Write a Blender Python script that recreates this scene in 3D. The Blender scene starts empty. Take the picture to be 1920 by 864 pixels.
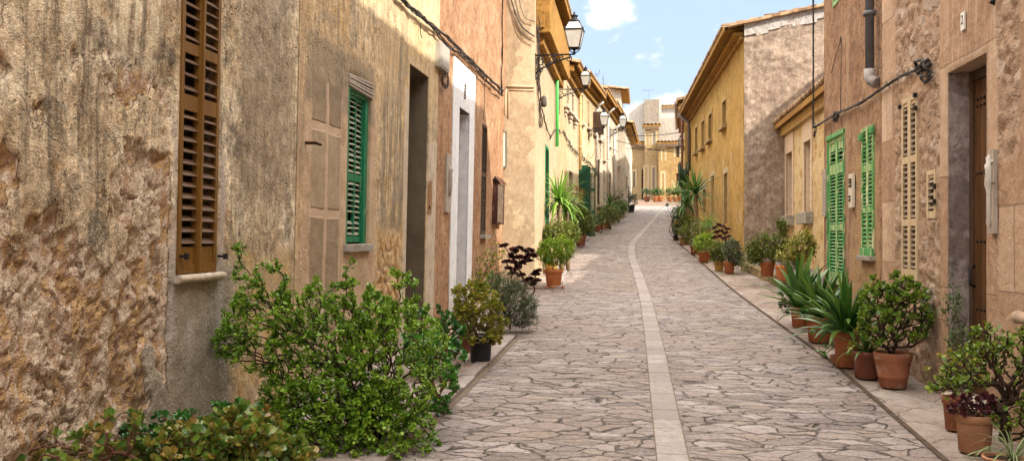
import bpy, math, random
import numpy as np
from mathutils import Vector, Matrix, noise as mn
R = math.radians
sc = bpy.context.scene
COL = sc.collection
# ------------------------------------------------------------------ camera, sky, sun, exposure
FPX, VPX, HY = 1700.0, 1207.0, 441.0
YAW = math.atan((VPX-960)/FPX)
CAM = np.array([0.0, 0.0, 1.6])
cd = bpy.data.cameras.new('camera'); cam = bpy.data.objects.new('camera', cd); COL.objects.link(cam)
cam.location = CAM; cam.rotation_euler = (R(90), 0, YAW)
cd.sensor_width = 36; cd.lens = 36*FPX/1920; cd.shift_y = (HY-432)/1920
cd.clip_start = .1; cd.clip_end = 3000
sc.camera = cam
PHI = R(30); EL = R(35.5)          # sun: to the right (+X) and PHI behind the camera
SUND = Vector((math.cos(PHI)*math.cos(EL), -math.sin(PHI)*math.cos(EL), math.sin(EL)))
sl = bpy.data.lights.new('sun', 'SUN'); sl.energy = 2.7; sl.angle = R(.6); sl.color = (1, .92, .80)
so = bpy.data.objects.new('sun', sl); COL.objects.link(so); so.location = (20, -10, 30)
so.rotation_euler = SUND.to_track_quat('Z', 'Y').to_euler()
sc.view_settings.view_transform = 'Standard'; sc.view_settings.look = 'None'
sc.view_settings.exposure = 1.66; sc.view_settings.gamma = 1; sc.view_settings.use_curve_mapping = False
sc.render.engine = 'CYCLES'
sc.cycles.max_bounces = 5; sc.cycles.diffuse_bounces = 4; sc.cycles.use_adaptive_sampling = True; sc.cycles.adaptive_threshold = .025; sc.cycles.use_denoising = True; sc.cycles.caustics_reflective = False; sc.cycles.caustics_refractive = False; sc.cycles.transparent_max_bounces = 8

# ------------------------------------------------------------------ node helper
class NT:
    def __init__(s, tree): s.t = tree; s.t.nodes.clear()
    def n(s, typ, _props=None, **ins):
        nd = s.t.nodes.new(typ)
        for k, v in (_props or {}).items(): setattr(nd, k, v)
        for k, v in ins.items():
            key = int(k[1:]) if k[0] == '_' and k[1:].isdigit() else k.replace('_', ' ')
            s.set(nd.inputs[key], v)
        return nd
    def set(s, sock, v):
        if v is None: return
        if isinstance(v, bpy.types.NodeSocket): s.t.links.new(v, sock)
        else:
            if sock.type == 'RGBA' and len(v) == 3: v = (*v, 1)
            sock.default_value = v
    def obj(s): return s.n('ShaderNodeTexCoord').outputs['Object']
    def sep(s, v): nd = s.n('ShaderNodeSeparateXYZ', None, _0=v); return nd.outputs[0], nd.outputs[1], nd.outputs[2]
    def comb(s, x, y, z): return s.n('ShaderNodeCombineXYZ', None, _0=x, _1=y, _2=z).outputs[0]
    def map(s, v, scale=(1, 1, 1), loc=(0, 0, 0), rot=(0, 0, 0)): return s.n('ShaderNodeMapping', None, Vector=v, Scale=scale, Location=loc, Rotation=rot).outputs[0]
    def noise(s, v, scale=5, det=4, rough=.55, dist=0, col=False):
        nd = s.n('ShaderNodeTexNoise', None, Vector=v, Scale=scale, Detail=det, Roughness=rough, Distortion=dist)
        return nd.outputs['Color' if col else 'Fac']
    def voro(s, v, scale=5, feature='F1', rnd=1, out='Distance'):
        return s.n('ShaderNodeTexVoronoi', {'feature': feature}, Vector=v, Scale=scale, Randomness=rnd).outputs[out]
    def m(s, op, a, b=None, c=None, clamp=False):
        nd = s.n('ShaderNodeMath', {'operation': op, 'use_clamp': clamp}, _0=a)
        if b is not None: s.set(nd.inputs[1], b)
        if c is not None: s.set(nd.inputs[2], c)
        return nd.outputs[0]
    def vm(s, op, a, b=None, scale=None):
        nd = s.n('ShaderNodeVectorMath', {'operation': op}, _0=a)
        if b is not None: s.set(nd.inputs[1], b)
        if scale is not None: s.set(nd.inputs['Scale'], scale)
        return nd.outputs['Value' if op in ('DOT_PRODUCT', 'LENGTH', 'DISTANCE') else 'Vector']
    def mr(s, v, a, b, c=0.0, d=1.0, smooth=False):
        return s.n('ShaderNodeMapRange', {'interpolation_type': 'SMOOTHSTEP' if smooth else 'LINEAR', 'clamp': True}, Value=v, From_Min=a, From_Max=b, To_Min=c, To_Max=d).outputs[0]
    def ramp(s, f, stops):
        nd = s.n('ShaderNodeValToRGB', None, Fac=f); e = nd.color_ramp.elements
        while len(e) < len(stops): e.new(.5)
        for i, (p, c) in enumerate(stops): e[i].position = p; e[i].color = (*c, 1) if len(c) == 3 else c
        return nd.outputs[0]
    def mix(s, f, a, b, mode='MIX'):
        nd = s.n('ShaderNodeMix', {'data_type': 'RGBA', 'blend_type': mode, 'clamp_factor': True})
        s.set(nd.inputs[0], f); s.set(nd.inputs[6], a); s.set(nd.inputs[7], b); return nd.outputs[2]
    def bump(s, h, strength=.5, dist=.02, nrm=None):
        nd = s.n('ShaderNodeBump', None, Height=h, Strength=strength, Distance=dist)
        if nrm is not None: s.set(nd.inputs['Normal'], nrm)
        return nd.outputs[0]
    def attr(s, name): return s.n('ShaderNodeAttribute', {'attribute_name': name}).outputs['Fac']
    def box(s, v, b, soft=.05, warp=.1, wscale=3):
        """mask of the rectangle b=(u0,u1,v0,v1) in wall coordinates, with an uneven edge"""
        x, _, z = s.sep(v)
        w = s.m('MULTIPLY', s.m('SUBTRACT', s.noise(v, wscale, 5, .65), .5), warp*2)
        dx = s.m('SUBTRACT', (b[1]-b[0])/2, s.m('ABSOLUTE', s.m('SUBTRACT', x, (b[0]+b[1])/2)))
        dz = s.m('SUBTRACT', (b[3]-b[2])/2, s.m('ABSOLUTE', s.m('SUBTRACT', z, (b[2]+b[3])/2)))
        return s.mr(s.m('ADD', s.m('MINIMUM', dx, dz), w), 0, soft, smooth=True)

def material(name):
    m = bpy.data.materials.new(name); m.use_nodes = True
    return m, NT(m.node_tree)
def finish(nt, color, rough=.85, nrm=None, spec=.3, metal=0.0, trans=None, coat=0):
    p = nt.n('ShaderNodeBsdfPrincipled', None, Base_Color=color, Roughness=rough, Metallic=metal, Specular_IOR_Level=spec)
    if coat: p.inputs['Coat Weight'].default_value = coat
    if nrm is not None: nt.set(p.inputs['Normal'], nrm)
    o = nt.n('ShaderNodeOutputMaterial'); sh = p.outputs[0]
    if trans:
        t = nt.n('ShaderNodeBsdfTranslucent', None, Color=color)
        mx = nt.n('ShaderNodeMixShader', None, _0=trans); nt.t.links.new(sh, mx.inputs[1]); nt.t.links.new(t.outputs[0], mx.inputs[2]); sh = mx.outputs[0]
    nt.t.links.new(sh, o.inputs[0])

# ------------------------------------------------------------------ world
def ray(px, py):
    a = (px-960)/FPX; b = -(py-HY)/FPX
    c, s = math.cos(YAW), math.sin(YAW)
    return np.array([a*c - s, a*s + c, b])
W = bpy.data.worlds.new('World'); sc.world = W; W.use_nodes = True
w = NT(W.node_tree)
sky = w.n('ShaderNodeTexSky', {'sky_type': 'NISHITA', 'sun_disc': False, 'sun_elevation': EL,
          'sun_rotation': math.atan2(SUND.x, SUND.y), 'air_density': 1.0, 'dust_density': 1.0, 'ozone_density': 1.2}).outputs[0]
gd = w.vm('NORMALIZE', w.n('ShaderNodeTexCoord').outputs['Generated'])
cn = w.noise(w.map(gd, (1, 1, 1.8)), 9, 2, .62)
gx, gy, gz = w.sep(gd)
def blob(px, py, r, flat=1.0):
    d = ray(px, py); d /= np.linalg.norm(d)
    df = w.vm('SUBTRACT', gd, tuple(d)); df = w.vm('MULTIPLY', df, (1, 1, flat))
    return w.mr(w.vm('LENGTH', df), r, 0)
blobs = None
for (px, py, r, fl) in [(1152, 8, .036, 1.3), (1128, 34, .024, 1.8), (1262, 205, .05, 2.2), (1215, 212, .04, 2.5), (1500, -260, .2, 1.5), (700, -500, .3, 1.2), (1240, -600, .25, 1)]:
    b = blob(px, py, r, fl); blobs = b if blobs is None else w.m('MAXIMUM', blobs, b)
cn2 = w.noise(w.map(gd, (1, 1, 1.4)), 22, 4, .62)
cm = w.mr(w.m('ADD', w.m('MULTIPLY', blobs, .7), w.m('MULTIPLY', w.m('SUBTRACT', cn2, .5), 1.5)), .12, .62, smooth=True)
wide = w.mr(w.m('MULTIPLY', w.mr(cn, .50, .72), w.mr(gz, -.02, .35)), .0, .9, 0, .55)
hz = w.mr(gz, .0, .30, .62, .12)          # pale air near the horizon
skc = w.mix(.85, w.vm('SCALE', sky, None, scale=.62), (2.75, 3.65, 5.0))
skc = w.mix(w.m('MAXIMUM', w.m('MULTIPLY', hz, .5), w.m('MULTIPLY', wide, .5)), skc, (4.2, 4.8, 5.6))
fin = w.mix(w.m('MULTIPLY', cm, .85), skc, (7.4, 7.2, 7.0))
# bright cloud bank added overhead, out of view, to fill the shaded street
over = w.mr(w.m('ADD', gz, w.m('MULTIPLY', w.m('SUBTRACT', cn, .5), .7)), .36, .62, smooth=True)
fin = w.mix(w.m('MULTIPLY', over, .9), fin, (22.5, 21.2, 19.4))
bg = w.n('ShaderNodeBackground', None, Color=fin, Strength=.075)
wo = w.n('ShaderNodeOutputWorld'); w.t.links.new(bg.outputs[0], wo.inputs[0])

# ------------------------------------------------------------------ ground profile and unprojection
GY = np.array([-60, -20, 0, 10, 17, 22, 27, 32, 37, 44, 52, 60, 72, 85, 100, 400, 1500])
GZ = np.array([-2.0, -.6, 0, .30, .52, .78, 1.10, 1.45, 1.80, 2.35, 2.92, 3.5, 4.2, 4.9, 5.6, 14, 14])
_yy = np.arange(-60, 400, .5); _zz = np.interp(_yy, GY, GZ)
_k = np.exp(-np.linspace(-2, 2, 17)**2); _k /= _k.sum()
_zs = np.convolve(np.pad(_zz, 8, mode='edge'), _k, 'valid')
def g(y): return float(np.interp(y, _yy, _zs))
def gv(y): return np.interp(y, _yy, _zs)
def at(px, py, extra=0.0):
    """point where the sight line through a pixel of the photograph meets the ground"""
    d = ray(px, py); lo, hi = 1.0, 140.0
    f = lambda t: CAM[2]+d[2]*t - g(d[1]*t) - extra
    t = lo
    while t < hi and f(t) > 0: t += .25
    a, b = t-.25, t
    for _ in range(30):
        c = (a+b)/2
        if f(c) > 0: a = c
        else: b = c
    return Vector((d[0]*a, d[1]*a, g(d[1]*a)+extra))
def atY(px, py, Y):
    d = ray(px, py); t = Y/d[1]; return Vector((d[0]*t, Y, CAM[2]+d[2]*t))

# ------------------------------------------------------------------ mesh helpers
class MB:
    def __init__(s): s.v = []; s.f = []; s.sm = []
    def quad(s, a, b, c, d): n = len(s.v); s.v += [tuple(a), tuple(b), tuple(c), tuple(d)]; s.f.append((n, n+1, n+2, n+3)); s.sm.append(False)
    def poly(s, pts): n = len(s.v); s.v += [tuple(p) for p in pts]; s.f.append(tuple(range(n, n+len(pts)))); s.sm.append(False)
    def box(s, x0, x1, y0, y1, z0, z1, M=None):
        n = len(s.v)
        vs = [(x, y, z) for z in (z0, z1) for y in (y0, y1) for x in (x0, x1)]
        if M is not None: vs = [tuple(M @ Vector(p)) for p in vs]
        s.v += vs
        s.f += [tuple(n+i for i in q) for q in ((0, 2, 3, 1), (4, 5, 7, 6), (0, 1, 5, 4), (2, 6, 7, 3), (0, 4, 6, 2), (1, 3, 7, 5))]; s.sm += [False]*6
    def tube(s, pts, r, k=6, cap=True):
        pts = [Vector(p) for p in pts]; n = len(s.v); rs = r if hasattr(r, '__len__') else [r]*len(pts)
        for i, p in enumerate(pts):
            t = (pts[min(i+1, len(pts)-1)]-pts[max(i-1, 0)]); t = t.normalized() if t.length > 1e-9 else Vector((0, 0, 1))
            a = t.cross(Vector((0, 0, 1)) if abs(t.z) < .9 else Vector((1, 0, 0))).normalized(); b = t.cross(a)
            for j in range(k):
                th = 2*math.pi*j/k; s.v.append(tuple(p+(a*math.cos(th)+b*math.sin(th))*rs[i]))
        for i in range(len(pts)-1):
            for j in range(k):
                s.f.append((n+i*k+j, n+i*k+(j+1) % k, n+(i+1)*k+(j+1) % k, n+(i+1)*k+j)); s.sm.append(True)
        if cap:
            s.f.append(tuple(n+j for j in range(k))[::-1]); s.f.append(tuple(n+(len(pts)-1)*k+j for j in range(k))); s.sm += [False]*2
    def lathe(s, prof, c=(0, 0, 0), k=24, M=None, wob=0, cap=True):
        n = len(s.v); c = Vector(c)
        for (r, z) in prof:
            for j in range(k):
                th = 2*math.pi*j/k; p = Vector((r*math.cos(th), r*math.sin(th), z))
                if M is not None: p = M @ p
                s.v.append(tuple(p+c))
        for i in range(len(prof)-1):
            for j in range(k):
                s.f.append((n+i*k+j, n+i*k+(j+1) % k, n+(i+1)*k+(j+1) % k, n+(i+1)*k+j)); s.sm.append(True)
        if cap:
            s.f.append(tuple(n+j for j in range(k))[::-1]); s.f.append(tuple(n+(len(prof)-1)*k+j for j in range(k))); s.sm += [False]*2
    def build(s, name, mat, parent=None, M=None, bevel=0):
        me = bpy.data.meshes.new(name); me.from_pydata(s.v, [], s.f)
        me.polygons.foreach_set('use_smooth', s.sm); me.update()
        o = bpy.data.objects.new(name, me); COL.objects.link(o)
        if mat: me.materials.append(mat)
        if parent is not None: o.parent = parent
        if M is not None: o.matrix_world = M if parent is None else M
        if bevel:
            b = o.modifiers.new('bevel', 'BEVEL'); b.width = bevel; b.segments = 2; b.limit_method = 'ANGLE'
        return o
def npmesh(name, V, Fc, k, mat, parent=None, attrs=None, smooth=False):
    """V (n,3), Fc (m,k) all faces with k corners"""
    me = bpy.data.meshes.new(name); V = np.asarray(V, np.float32); Fc = np.asarray(Fc, np.int32)
    me.vertices.add(len(V)); me.vertices.foreach_set('co', V.ravel())
    me.loops.add(Fc.size); me.loops.foreach_set('vertex_index', Fc.ravel())
    me.polygons.add(len(Fc)); me.polygons.foreach_set('loop_start', np.arange(0, Fc.size, k, dtype=np.int32))
    me.update(calc_edges=True)
    if smooth: me.polygons.foreach_set('use_smooth', np.ones(len(Fc), bool))
    for an, arr in (attrs or {}).items():
        a = me.attributes.new(an, 'FLOAT', 'POINT'); a.data.foreach_set('value', np.asarray(arr, np.float32))
    o = bpy.data.objects.new(name, me); COL.objects.link(o)
    if mat: me.materials.append(mat)
    if parent is not None: o.parent = parent
    return o
def tag(o, label, cat, group=None, kind=None):
    if label: o['label'] = label
    if cat: o['category'] = cat
    if group: o['group'] = group
    if kind: o['kind'] = kind
    return o
def thing(name, label, cat, loc=(0, 0, 0), group=None):
    o = bpy.data.objects.new(name, None); COL.objects.link(o); o.location = loc; o.empty_display_size = .1
    return tag(o, label, cat, group)
def struct(name, mb, mat):
    o = mb.build(name, mat); o['kind'] = 'structure'; return o

class Facade:
    """vertical (or slightly leaning) wall plane; local x along the wall (to the right seen from the street), y into the wall, z up"""
    def __init__(s, p0, p1, lean=0.0):
        a = Vector((p0[0], p0[1], 0)); b = Vector((p1[0], p1[1], 0)); s.L = (b-a).length
        d = (b-a).normalized(); yin = Vector((0, 0, 1)).cross(d)
        z = (Vector((0, 0, 1)) - yin*lean).normalized(); yin = z.cross(d)
        s.M = Matrix(((d.x, yin.x, z.x, a.x), (d.y, yin.y, z.y, a.y), (d.z, yin.z, z.z, 0), (0, 0, 0, 1)))
        s.Mi = s.M.inverted(); s.d = d; s.n = -yin; s.a = a
    def uv(s, px, py, off=0.0):
        d = Vector(ray(px, py)); c = Vector(CAM); o = s.a + s.n*off
        t = (o-c).dot(s.n)/d.dot(s.n); q = s.Mi @ (c+d*t); return q.x, q.z
    def rect(s, x0, x1, yt, yb, xr=None):
        """u range from two pixel columns, v range from pixel rows read at column xr"""
        xr = xr if xr is not None else x0
        u0 = s.uv(x0, 300)[0]; u1 = s.uv(x1, 300)[0]
        vt = s.uv(xr, yt)[1]; vb = s.uv(xr, yb)[1]
        return min(u0, u1), max(u0, u1), min(vt, vb), max(vt, vb)
    def w(s, u, y, v): return s.M @ Vector((u, y, v))
# ------------------------------------------------------------------ materials
def plaster(name, cols, scale=1.0, streak=None, streak_amt=.5, grit=.5, pits=.4, patches=(), blotch=None, joints=None, speckle=.35, crack=.25, rough=.92, lump=.3, mott=.38):
    """weathered wall: colour noise on three scales, vertical rain streaks, pits, hairline cracks, patches"""
    m, t = material(name); v = t.obj()
    vs = t.map(v, (scale,)*3)
    n1 = t.noise(vs, .9, 3, .6, .3); n2 = t.noise(vs, 4.5, 5, .7); n3 = t.noise(vs, 38, 2, .7); n4 = t.noise(vs, 130, 1, .7)
    f = t.m('ADD', t.m('MULTIPLY', n1, .42), t.m('MULTIPLY', n2, .58))
    k = len(cols); col = t.ramp(f, [(.34+.32*i/(k-1), c) for i, c in enumerate(cols)])
    if blotch:
        for (bc, sca, lo, hi, amt, off) in blotch:
            b = t.mr(t.noise(t.map(v, (1, 1, 1), (off, off*2, off)), sca, 5, .7, .3), lo, hi, 0, amt, True); col = t.mix(b, col, bc)
    if streak:
        st = t.noise(t.map(v, (5.5, 1, .45)), 1.6, 4, .65); st2 = t.noise(t.map(v, (14, 1, .9), (3, 0, 0)), 1.6, 3, .6)
        sm = t.m('MULTIPLY', t.mr(t.m('ADD', t.m('MULTIPLY', st, .65), t.m('MULTIPLY', st2, .35)), .47, .66, smooth=True), t.mr(n2, .28, .62))
        col = t.mix(t.m('MULTIPLY', sm, streak_amt), col, streak)
    mt = t.noise(t.map(vs, (1, 1, .8)), 13, 5, .75); mm = t.mr(mt, .34, .66, 1-mott, 1+mott*.7)
    col = t.mix(1.0, col, t.comb(mm, mm, mm), 'MULTIPLY')
    # grain: darker pits and light sand grains
    col = t.mix(t.mr(n3, .58, .74, 0, speckle, True), col, tuple(c*.42 for c in cols[0]))
    col = t.mix(t.mr(n4, .60, .75, 0, speckle*.9, True), col, tuple(min(1, c*1.45+.05) for c in cols[-1]))
    vo = t.voro(t.vm('ADD', vs, t.vm('SCALE', t.noise(vs, 6, 2, .6, col=True), None, scale=.09)), 26, 'F1')
    pit = t.m('MULTIPLY', t.mr(vo, .06, .30, 1, 0, True), t.mr(t.noise(vs, 3.3, 3, .6), .46, .66, smooth=True))
    col = t.mix(t.m('MULTIPLY', pit, pits), col, tuple(c*.32 for c in cols[0]))
    h = t.m('ADD', t.m('MULTIPLY', n3, .5*grit), t.m('MULTIPLY', n4, .28*grit))
    h = t.m('ADD', h, t.m('MULTIPLY', n2, 1.6*lump)); h = t.m('SUBTRACT', h, t.m('MULTIPLY', pit, .8*pits))
    if crack > .25:
        ce = t.voro(t.vm('ADD', v, t.vm('SCALE', t.noise(v, 2.2, 4, .7, col=True), None, scale=.9)), 1.1, 'DISTANCE_TO_EDGE')
        cm = t.m('MULTIPLY', t.mr(ce, .0, .012, 1, 0), t.mr(n1, .46, .56)); col = t.mix(t.m('MULTIPLY', cm, crack), col, tuple(c*.2 for c in cols[0]))
        h = t.m('SUBTRACT', h, t.m('MULTIPLY', cm, crack))
    for pf in patches: col, h = pf(t, v, col, h)
    nrm = t.bump(h, .9, .02)
    finish(t, col, rough, nrm, .15)
    return m
def patch(b, cols, soft=.06, warp=.12, wscale=3, amt=1.0, dh=0.0, nsc=4, off=0.0):
    def f(t, v, col, h):
        mk = t.m('MULTIPLY', t.box(v, b, soft, warp, wscale), amt)
        c = t.ramp(t.noise(t.map(v, (1, 1, 1), (off, 0, off)), nsc, 5, .7), [(.36+.3*i/max(1, len(cols)-1), c) for i, c in enumerate(cols)])
        g1 = t.noise(v, 45, 2, .7); c = t.mix(t.mr(g1, .56, .74, 0, .4), c, tuple(x*.4 for x in cols[0]))
        return t.mix(mk, col, c), t.m('ADD', h, t.m('MULTIPLY', mk, dh))
    return f
def vstreak_patch(b, colr, amt=.6, soft=.3, warp=.2, freq=6, th=(.45, .62), off=0):
    def f(t, v, col, h):
        st = t.noise(t.map(v, (freq, 1, .4), (off, 0, 0)), 1.7, 4, .68)
        mk = t.m('MULTIPLY', t.box(v, b, soft, warp, 1.5), t.mr(st, th[0], th[1], 0, amt, True)); return t.mix(mk, col, colr), h
    return f
def stones(b, cols, mortar, sx=3.2, sz=4.6, jw=.05, soft=.08, warp=.2, amt=1.0, depth=.6, off=0):
    """rubble stones in lime mortar showing through the render"""
    def f(t, v, col, h):
        vv = t.vm('ADD', t.map(v, (sx, 1, sz), (off, 0, off)), t.vm('SCALE', t.noise(v, 3.5, 3, .6, col=True), None, scale=.9))
        x, _, z = t.sep(vv); vv = t.comb(x, 0.0, z)
        e = t.voro(vv, 1, 'DISTANCE_TO_EDGE', .95); cell = t.voro(vv, 1, 'F1', .95, 'Color'); cx, cy, cz = t.sep(cell)
        n = t.noise(v, 18, 4, .7)
        sc_ = t.ramp(t.m('ADD', t.m('MULTIPLY', cx, .6), t.m('MULTIPLY', n, .4)), [(.2+.6*i/max(1, len(cols)-1), c) for i, c in enumerate(cols)])
        jm = t.mr(t.m('ADD', e, t.m('MULTIPLY', t.m('SUBTRACT', n, .5), .22)), jw*.5, jw*2.2, smooth=True)
        keep = t.mr(cy, .25, .5)                       # some stones stay covered
        jm = t.m('MULTIPLY', jm, keep)
        c = t.mix(jm, mortar, sc_)
        mk = t.m('MULTIPLY', t.box(v, b, soft, warp, 2), amt)
        hh = t.m('ADD', t.m('MULTIPLY', jm, depth), t.m('MULTIPLY', n, .5))
        return t.mix(mk, col, c), t.m('ADD', h, t.m('MULTIPLY', mk, hh))
    return f
def ashlar(b, bw, bh, cols, mortar, jw=.02, soft=.03, warp=.02, amt=1.0, dh=.5, off=(0, 0), shift=.5):
    def f(t, v, col, h):
        x, _, z = t.sep(v); wv = t.comb(t.m('SUBTRACT', x, off[0]), t.m('SUBTRACT', z, off[1]), 0.0)
        wv = t.vm('ADD', wv, t.vm('SCALE', t.noise(v, 5, 3, .6, col=True), None, scale=.03))
        br = t.n('ShaderNodeTexBrick', {'offset': shift}, Vector=wv, Color1=(0, 0, 0, 1), Color2=(1, 1, 1, 1), Mortar=(.5, .5, .5, 1), Scale=1.0, Mortar_Size=jw, Mortar_Smooth=.3, Brick_Width=bw, Row_Height=bh)
        r = t.sep(br.outputs['Color'])[0]; f_ = br.outputs['Fac']; n = t.noise(v, 9, 4, .7); n2 = t.noise(v, 50, 2, .7)
        c = t.ramp(t.m('ADD', t.m('MULTIPLY', r, .35), t.m('MULTIPLY', n, .65)), [(.3+.4*i/max(1, len(cols)-1), q) for i, q in enumerate(cols)])
        c = t.mix(t.mr(n2, .55, .75, 0, .3), c, tuple(q*.5 for q in cols[0]))
        c = t.mix(f_, c, mortar)
        mk = t.m('MULTIPLY', t.box(v, b, soft, warp, 3), amt)
        return t.mix(mk, col, c), t.m('ADD', t.m('MULTIPLY', h, t.m('SUBTRACT', 1.0, t.m('MULTIPLY', mk, .8))), t.m('MULTIPLY', mk, t.m('ADD', t.m('SUBTRACT', .6, t.m('MULTIPLY', f_, dh)), t.m('MULTIPLY', n, .5))))
    return f
def rubbleattr(cols):
    """broken render in the low left of the near wall; the mesh itself is chipped there (attribute 'chip')"""
    def f(t, v, col, h):
        a = t.attr('chip'); n = t.noise(t.map(v, (1, 1, .55)), 3.4, 5, .7, .5); n2 = t.noise(v, 60, 2, .75); n5 = t.noise(t.map(v, (1, 1, .6), (4, 0, 0)), 13, 4, .7, .5)
        c = t.ramp(t.m('ADD', t.m('MULTIPLY', n, .6), t.m('MULTIPLY', n5, .4)), [(.36+.28*i/(len(cols)-1), q) for i, q in enumerate(cols)])
        c = t.mix(t.mr(n2, .58, .75, 0, .45), c, (.1, .055, .03))
        mk = t.mr(t.m('ADD', a, t.m('MULTIPLY', t.m('SUBTRACT', n5, .5), .5)), .30, .42, smooth=True)
        return t.mix(mk, col, c), t.m('ADD', h, t.m('MULTIPLY', mk, t.m('ADD', t.m('MULTIPLY', n5, 2.4), t.m('MULTIPLY', n2, .5))))
    return f

def wood(name, c1, c2, scale=1, peel=None, rough=.6, vertical=True):
    m, t = material(name); v = t.obj()
    n = t.noise(t.map(v, (30, 30, 2.0) if vertical else (2, 30, 30)), scale, 5, .6, .6); n2 = t.noise(v, 5, 5, .7)
    c = t.mix(t.mr(t.m('ADD', t.m('MULTIPLY', n, .7), t.m('MULTIPLY', n2, .3)), .35, .65), c1, c2)
    if peel:
        p = t.noise(t.map(v, (9, 9, 2.5)), 2.2, 7, .72); c = t.mix(t.mr(p, peel[1], peel[1]+.05), c, peel[0])
    finish(t, c, rough, t.bump(n, .35, .004), .3); return m
def flat(name, c, rough=.6, metal=0, var=.25, sc=12, spec=.3, bump=.15):
    m, t = material(name); v = t.obj(); n = t.noise(v, sc, 6, .68)
    col = t.mix(t.mr(n, .32, .68), tuple(x*(1-var) for x in c), tuple(min(1, x*(1+var)) for x in c))
    finish(t, col, rough, t.bump(t.noise(v, sc*5, 3, .6), bump, .003), spec, metal); return m
def leafmat(name, stops, rough=.45, trans=.25, spec=.35):
    m, t = material(name); r = t.attr('rnd')
    k = len(stops); c = t.ramp(r, [(i/(k-1), s_) for i, s_ in enumerate(stops)])
    n = t.noise(t.obj(), 60, 3, .6); c = t.mix(t.mr(n, .4, .7, 0, .25), c, tuple(x*.6 for x in stops[0]))
    finish(t, c, rough, None, spec, 0, trans); return m

TERRA = []
for i, (c, dirt) in enumerate([((.34, .115, .045), .35), ((.52, .20, .075), .12), ((.27, .105, .055), .6), ((.40, .20, .11), .5)]):
    m, t = material('terracotta'); v = t.obj(); n = t.noise(v, 9, 5, .7); n2 = t.noise(t.map(v, (1, 1, 2.4)), 5, 4, .7)
    col = t.mix(t.mr(n, .35, .7), tuple(x*.78 for x in c), tuple(x*1.2 for x in c))
    col = t.mix(t.mr(n2, .52, .70, 0, dirt, True), col, (.36, .31, .27)); col = t.mix(t.mr(t.noise(v, 14, 6, .7), .6, .75, 0, dirt), col, (.06, .05, .035))
    finish(t, col, .85, t.bump(n, .25, .006), .2); TERRA.append(m)
BLACKPOT = flat('black_plastic', (.012, .013, .016), .42, 0, .3, 8, .4, .05)
BROWNPOT = flat('brown_plastic', (.20, .065, .035), .5, 0, .2, 8, .4, .05)
YELPOT = flat('ochre_glaze', (.42, .24, .05), .5, 0, .25, 8, .4)
SOIL = flat('soil', (.045, .03, .02), .95, 0, .5, 30, .1, .8)
IRON = flat('black_iron', (.018, .017, .018), .5, .6, .4, 30, .4, .3)
RUST = flat('rusty_iron', (.07, .035, .02), .8, .4, .5, 40)
LAMPGLASS, t_ = material('frosted_glass')
finish(t_, t_.mix(t_.mr(t_.noise(t_.obj(), 6, 5, .6), .4, .7), (.62, .60, .55), (.78, .76, .70)), .35, None, .5, 0, .35)
CABLE = flat('cable_sheath', (.03, .026, .024), .7, 0, .5, 30)
CABLEG = flat('grey_cable', (.075, .058, .048), .75, 0, .5, 30)
PIPEGREY = flat('grey_pipe', (.12, .12, .135), .5, 0, .2, 6)
PIPEGREEN = flat('green_pipe', (.10, .55, .12), .45, 0, .15, 6)
PIPECREAM = flat('cream_pipe', (.55, .38, .16), .6, 0, .2, 6)
GREENSH = wood('weathered_green_paint', (.04, .23, .06), (.085, .35, .11), 1, ((.50, .50, .30), .54), .6)
GREENLT = wood('faded_green_paint', (.08, .28, .07), (.17, .40, .13), 1, ((.62, .60, .36), .52), .5)
GREENDK = wood('dark_green_paint', (.008, .055, .028), (.014, .085, .04), 1, None, .45)
GREENOLD = wood('old_green_paint', (.008, .13, .06), (.015, .20, .09), 1, ((.30, .34, .22), .60), .5)
GREYSLAT = wood('grey_weathered_slat', (.20, .24, .18), (.34, .36, .26), 1, ((.02, .15, .07), .6), .7, False)
BROWNSH = wood('golden_brown_wood', (.13, .058, .010), (.215, .105, .018), 1, None, .5)
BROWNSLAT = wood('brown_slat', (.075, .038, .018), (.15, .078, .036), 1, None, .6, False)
TANSH = wood('pale_tan_paint', (.46, .33, .19), (.60, .47, .31), 1, ((.33, .24, .16), .58), .6)
DARKSH = wood('dark_brown_wood', (.045, .026, .014), (.10, .055, .03), 1, None, .6)
DOORW = wood('door_wood', (.05, .022, .009), (.13, .055, .018), 1, None, .5)
GREYWOOD = wood('grey_weathered_board', (.25, .20, .16), (.42, .36, .30), 1, ((.55, .50, .44), .58), .85)
STONE = flat('pale_limestone', (.50, .42, .33), .9, 0, .25, 14, .15, .5)
STONEG = flat('grey_stone_sill', (.30, .27, .23), .9, 0, .35, 14, .15, .6)
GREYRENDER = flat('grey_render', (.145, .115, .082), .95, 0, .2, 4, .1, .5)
WHITEWASH = plaster('whitewash', [(.62, .62, .64), (.74, .74, .76), (.82, .82, .83)], 1, (.42, .40, .38), .5, .35, .3, speckle=.15, crack=.3, lump=.35, mott=.08, patches=[patch((0, 30, -1, .85), [(.30, .26, .23), (.50, .46, .43)], .5, .5, 3, .7)])
WHITEBOX = flat('off_white_plastic', (.36, .335, .29), .5, 0, .12, 6)
DARKGLASS = flat('dark_window_glass', (.018, .02, .025), .08, 0, .2, 3, .5, 0)
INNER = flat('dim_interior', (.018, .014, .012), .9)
MAROON = wood('maroon_paint', (.045, .016, .011), (.085, .030, .021), 1, ((.34, .24, .20), .60), .6)
SIGNWHITE = flat('enamel_white', (.74, .72, .66), .35, 0, .06, 5)
SIGNGREY = flat('weathered_sign_frame', (.17, .165, .12), .7, .2, .35, 30)
TEXTBLK = flat('sign_letter_black', (.03, .03, .035), .5)

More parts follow.
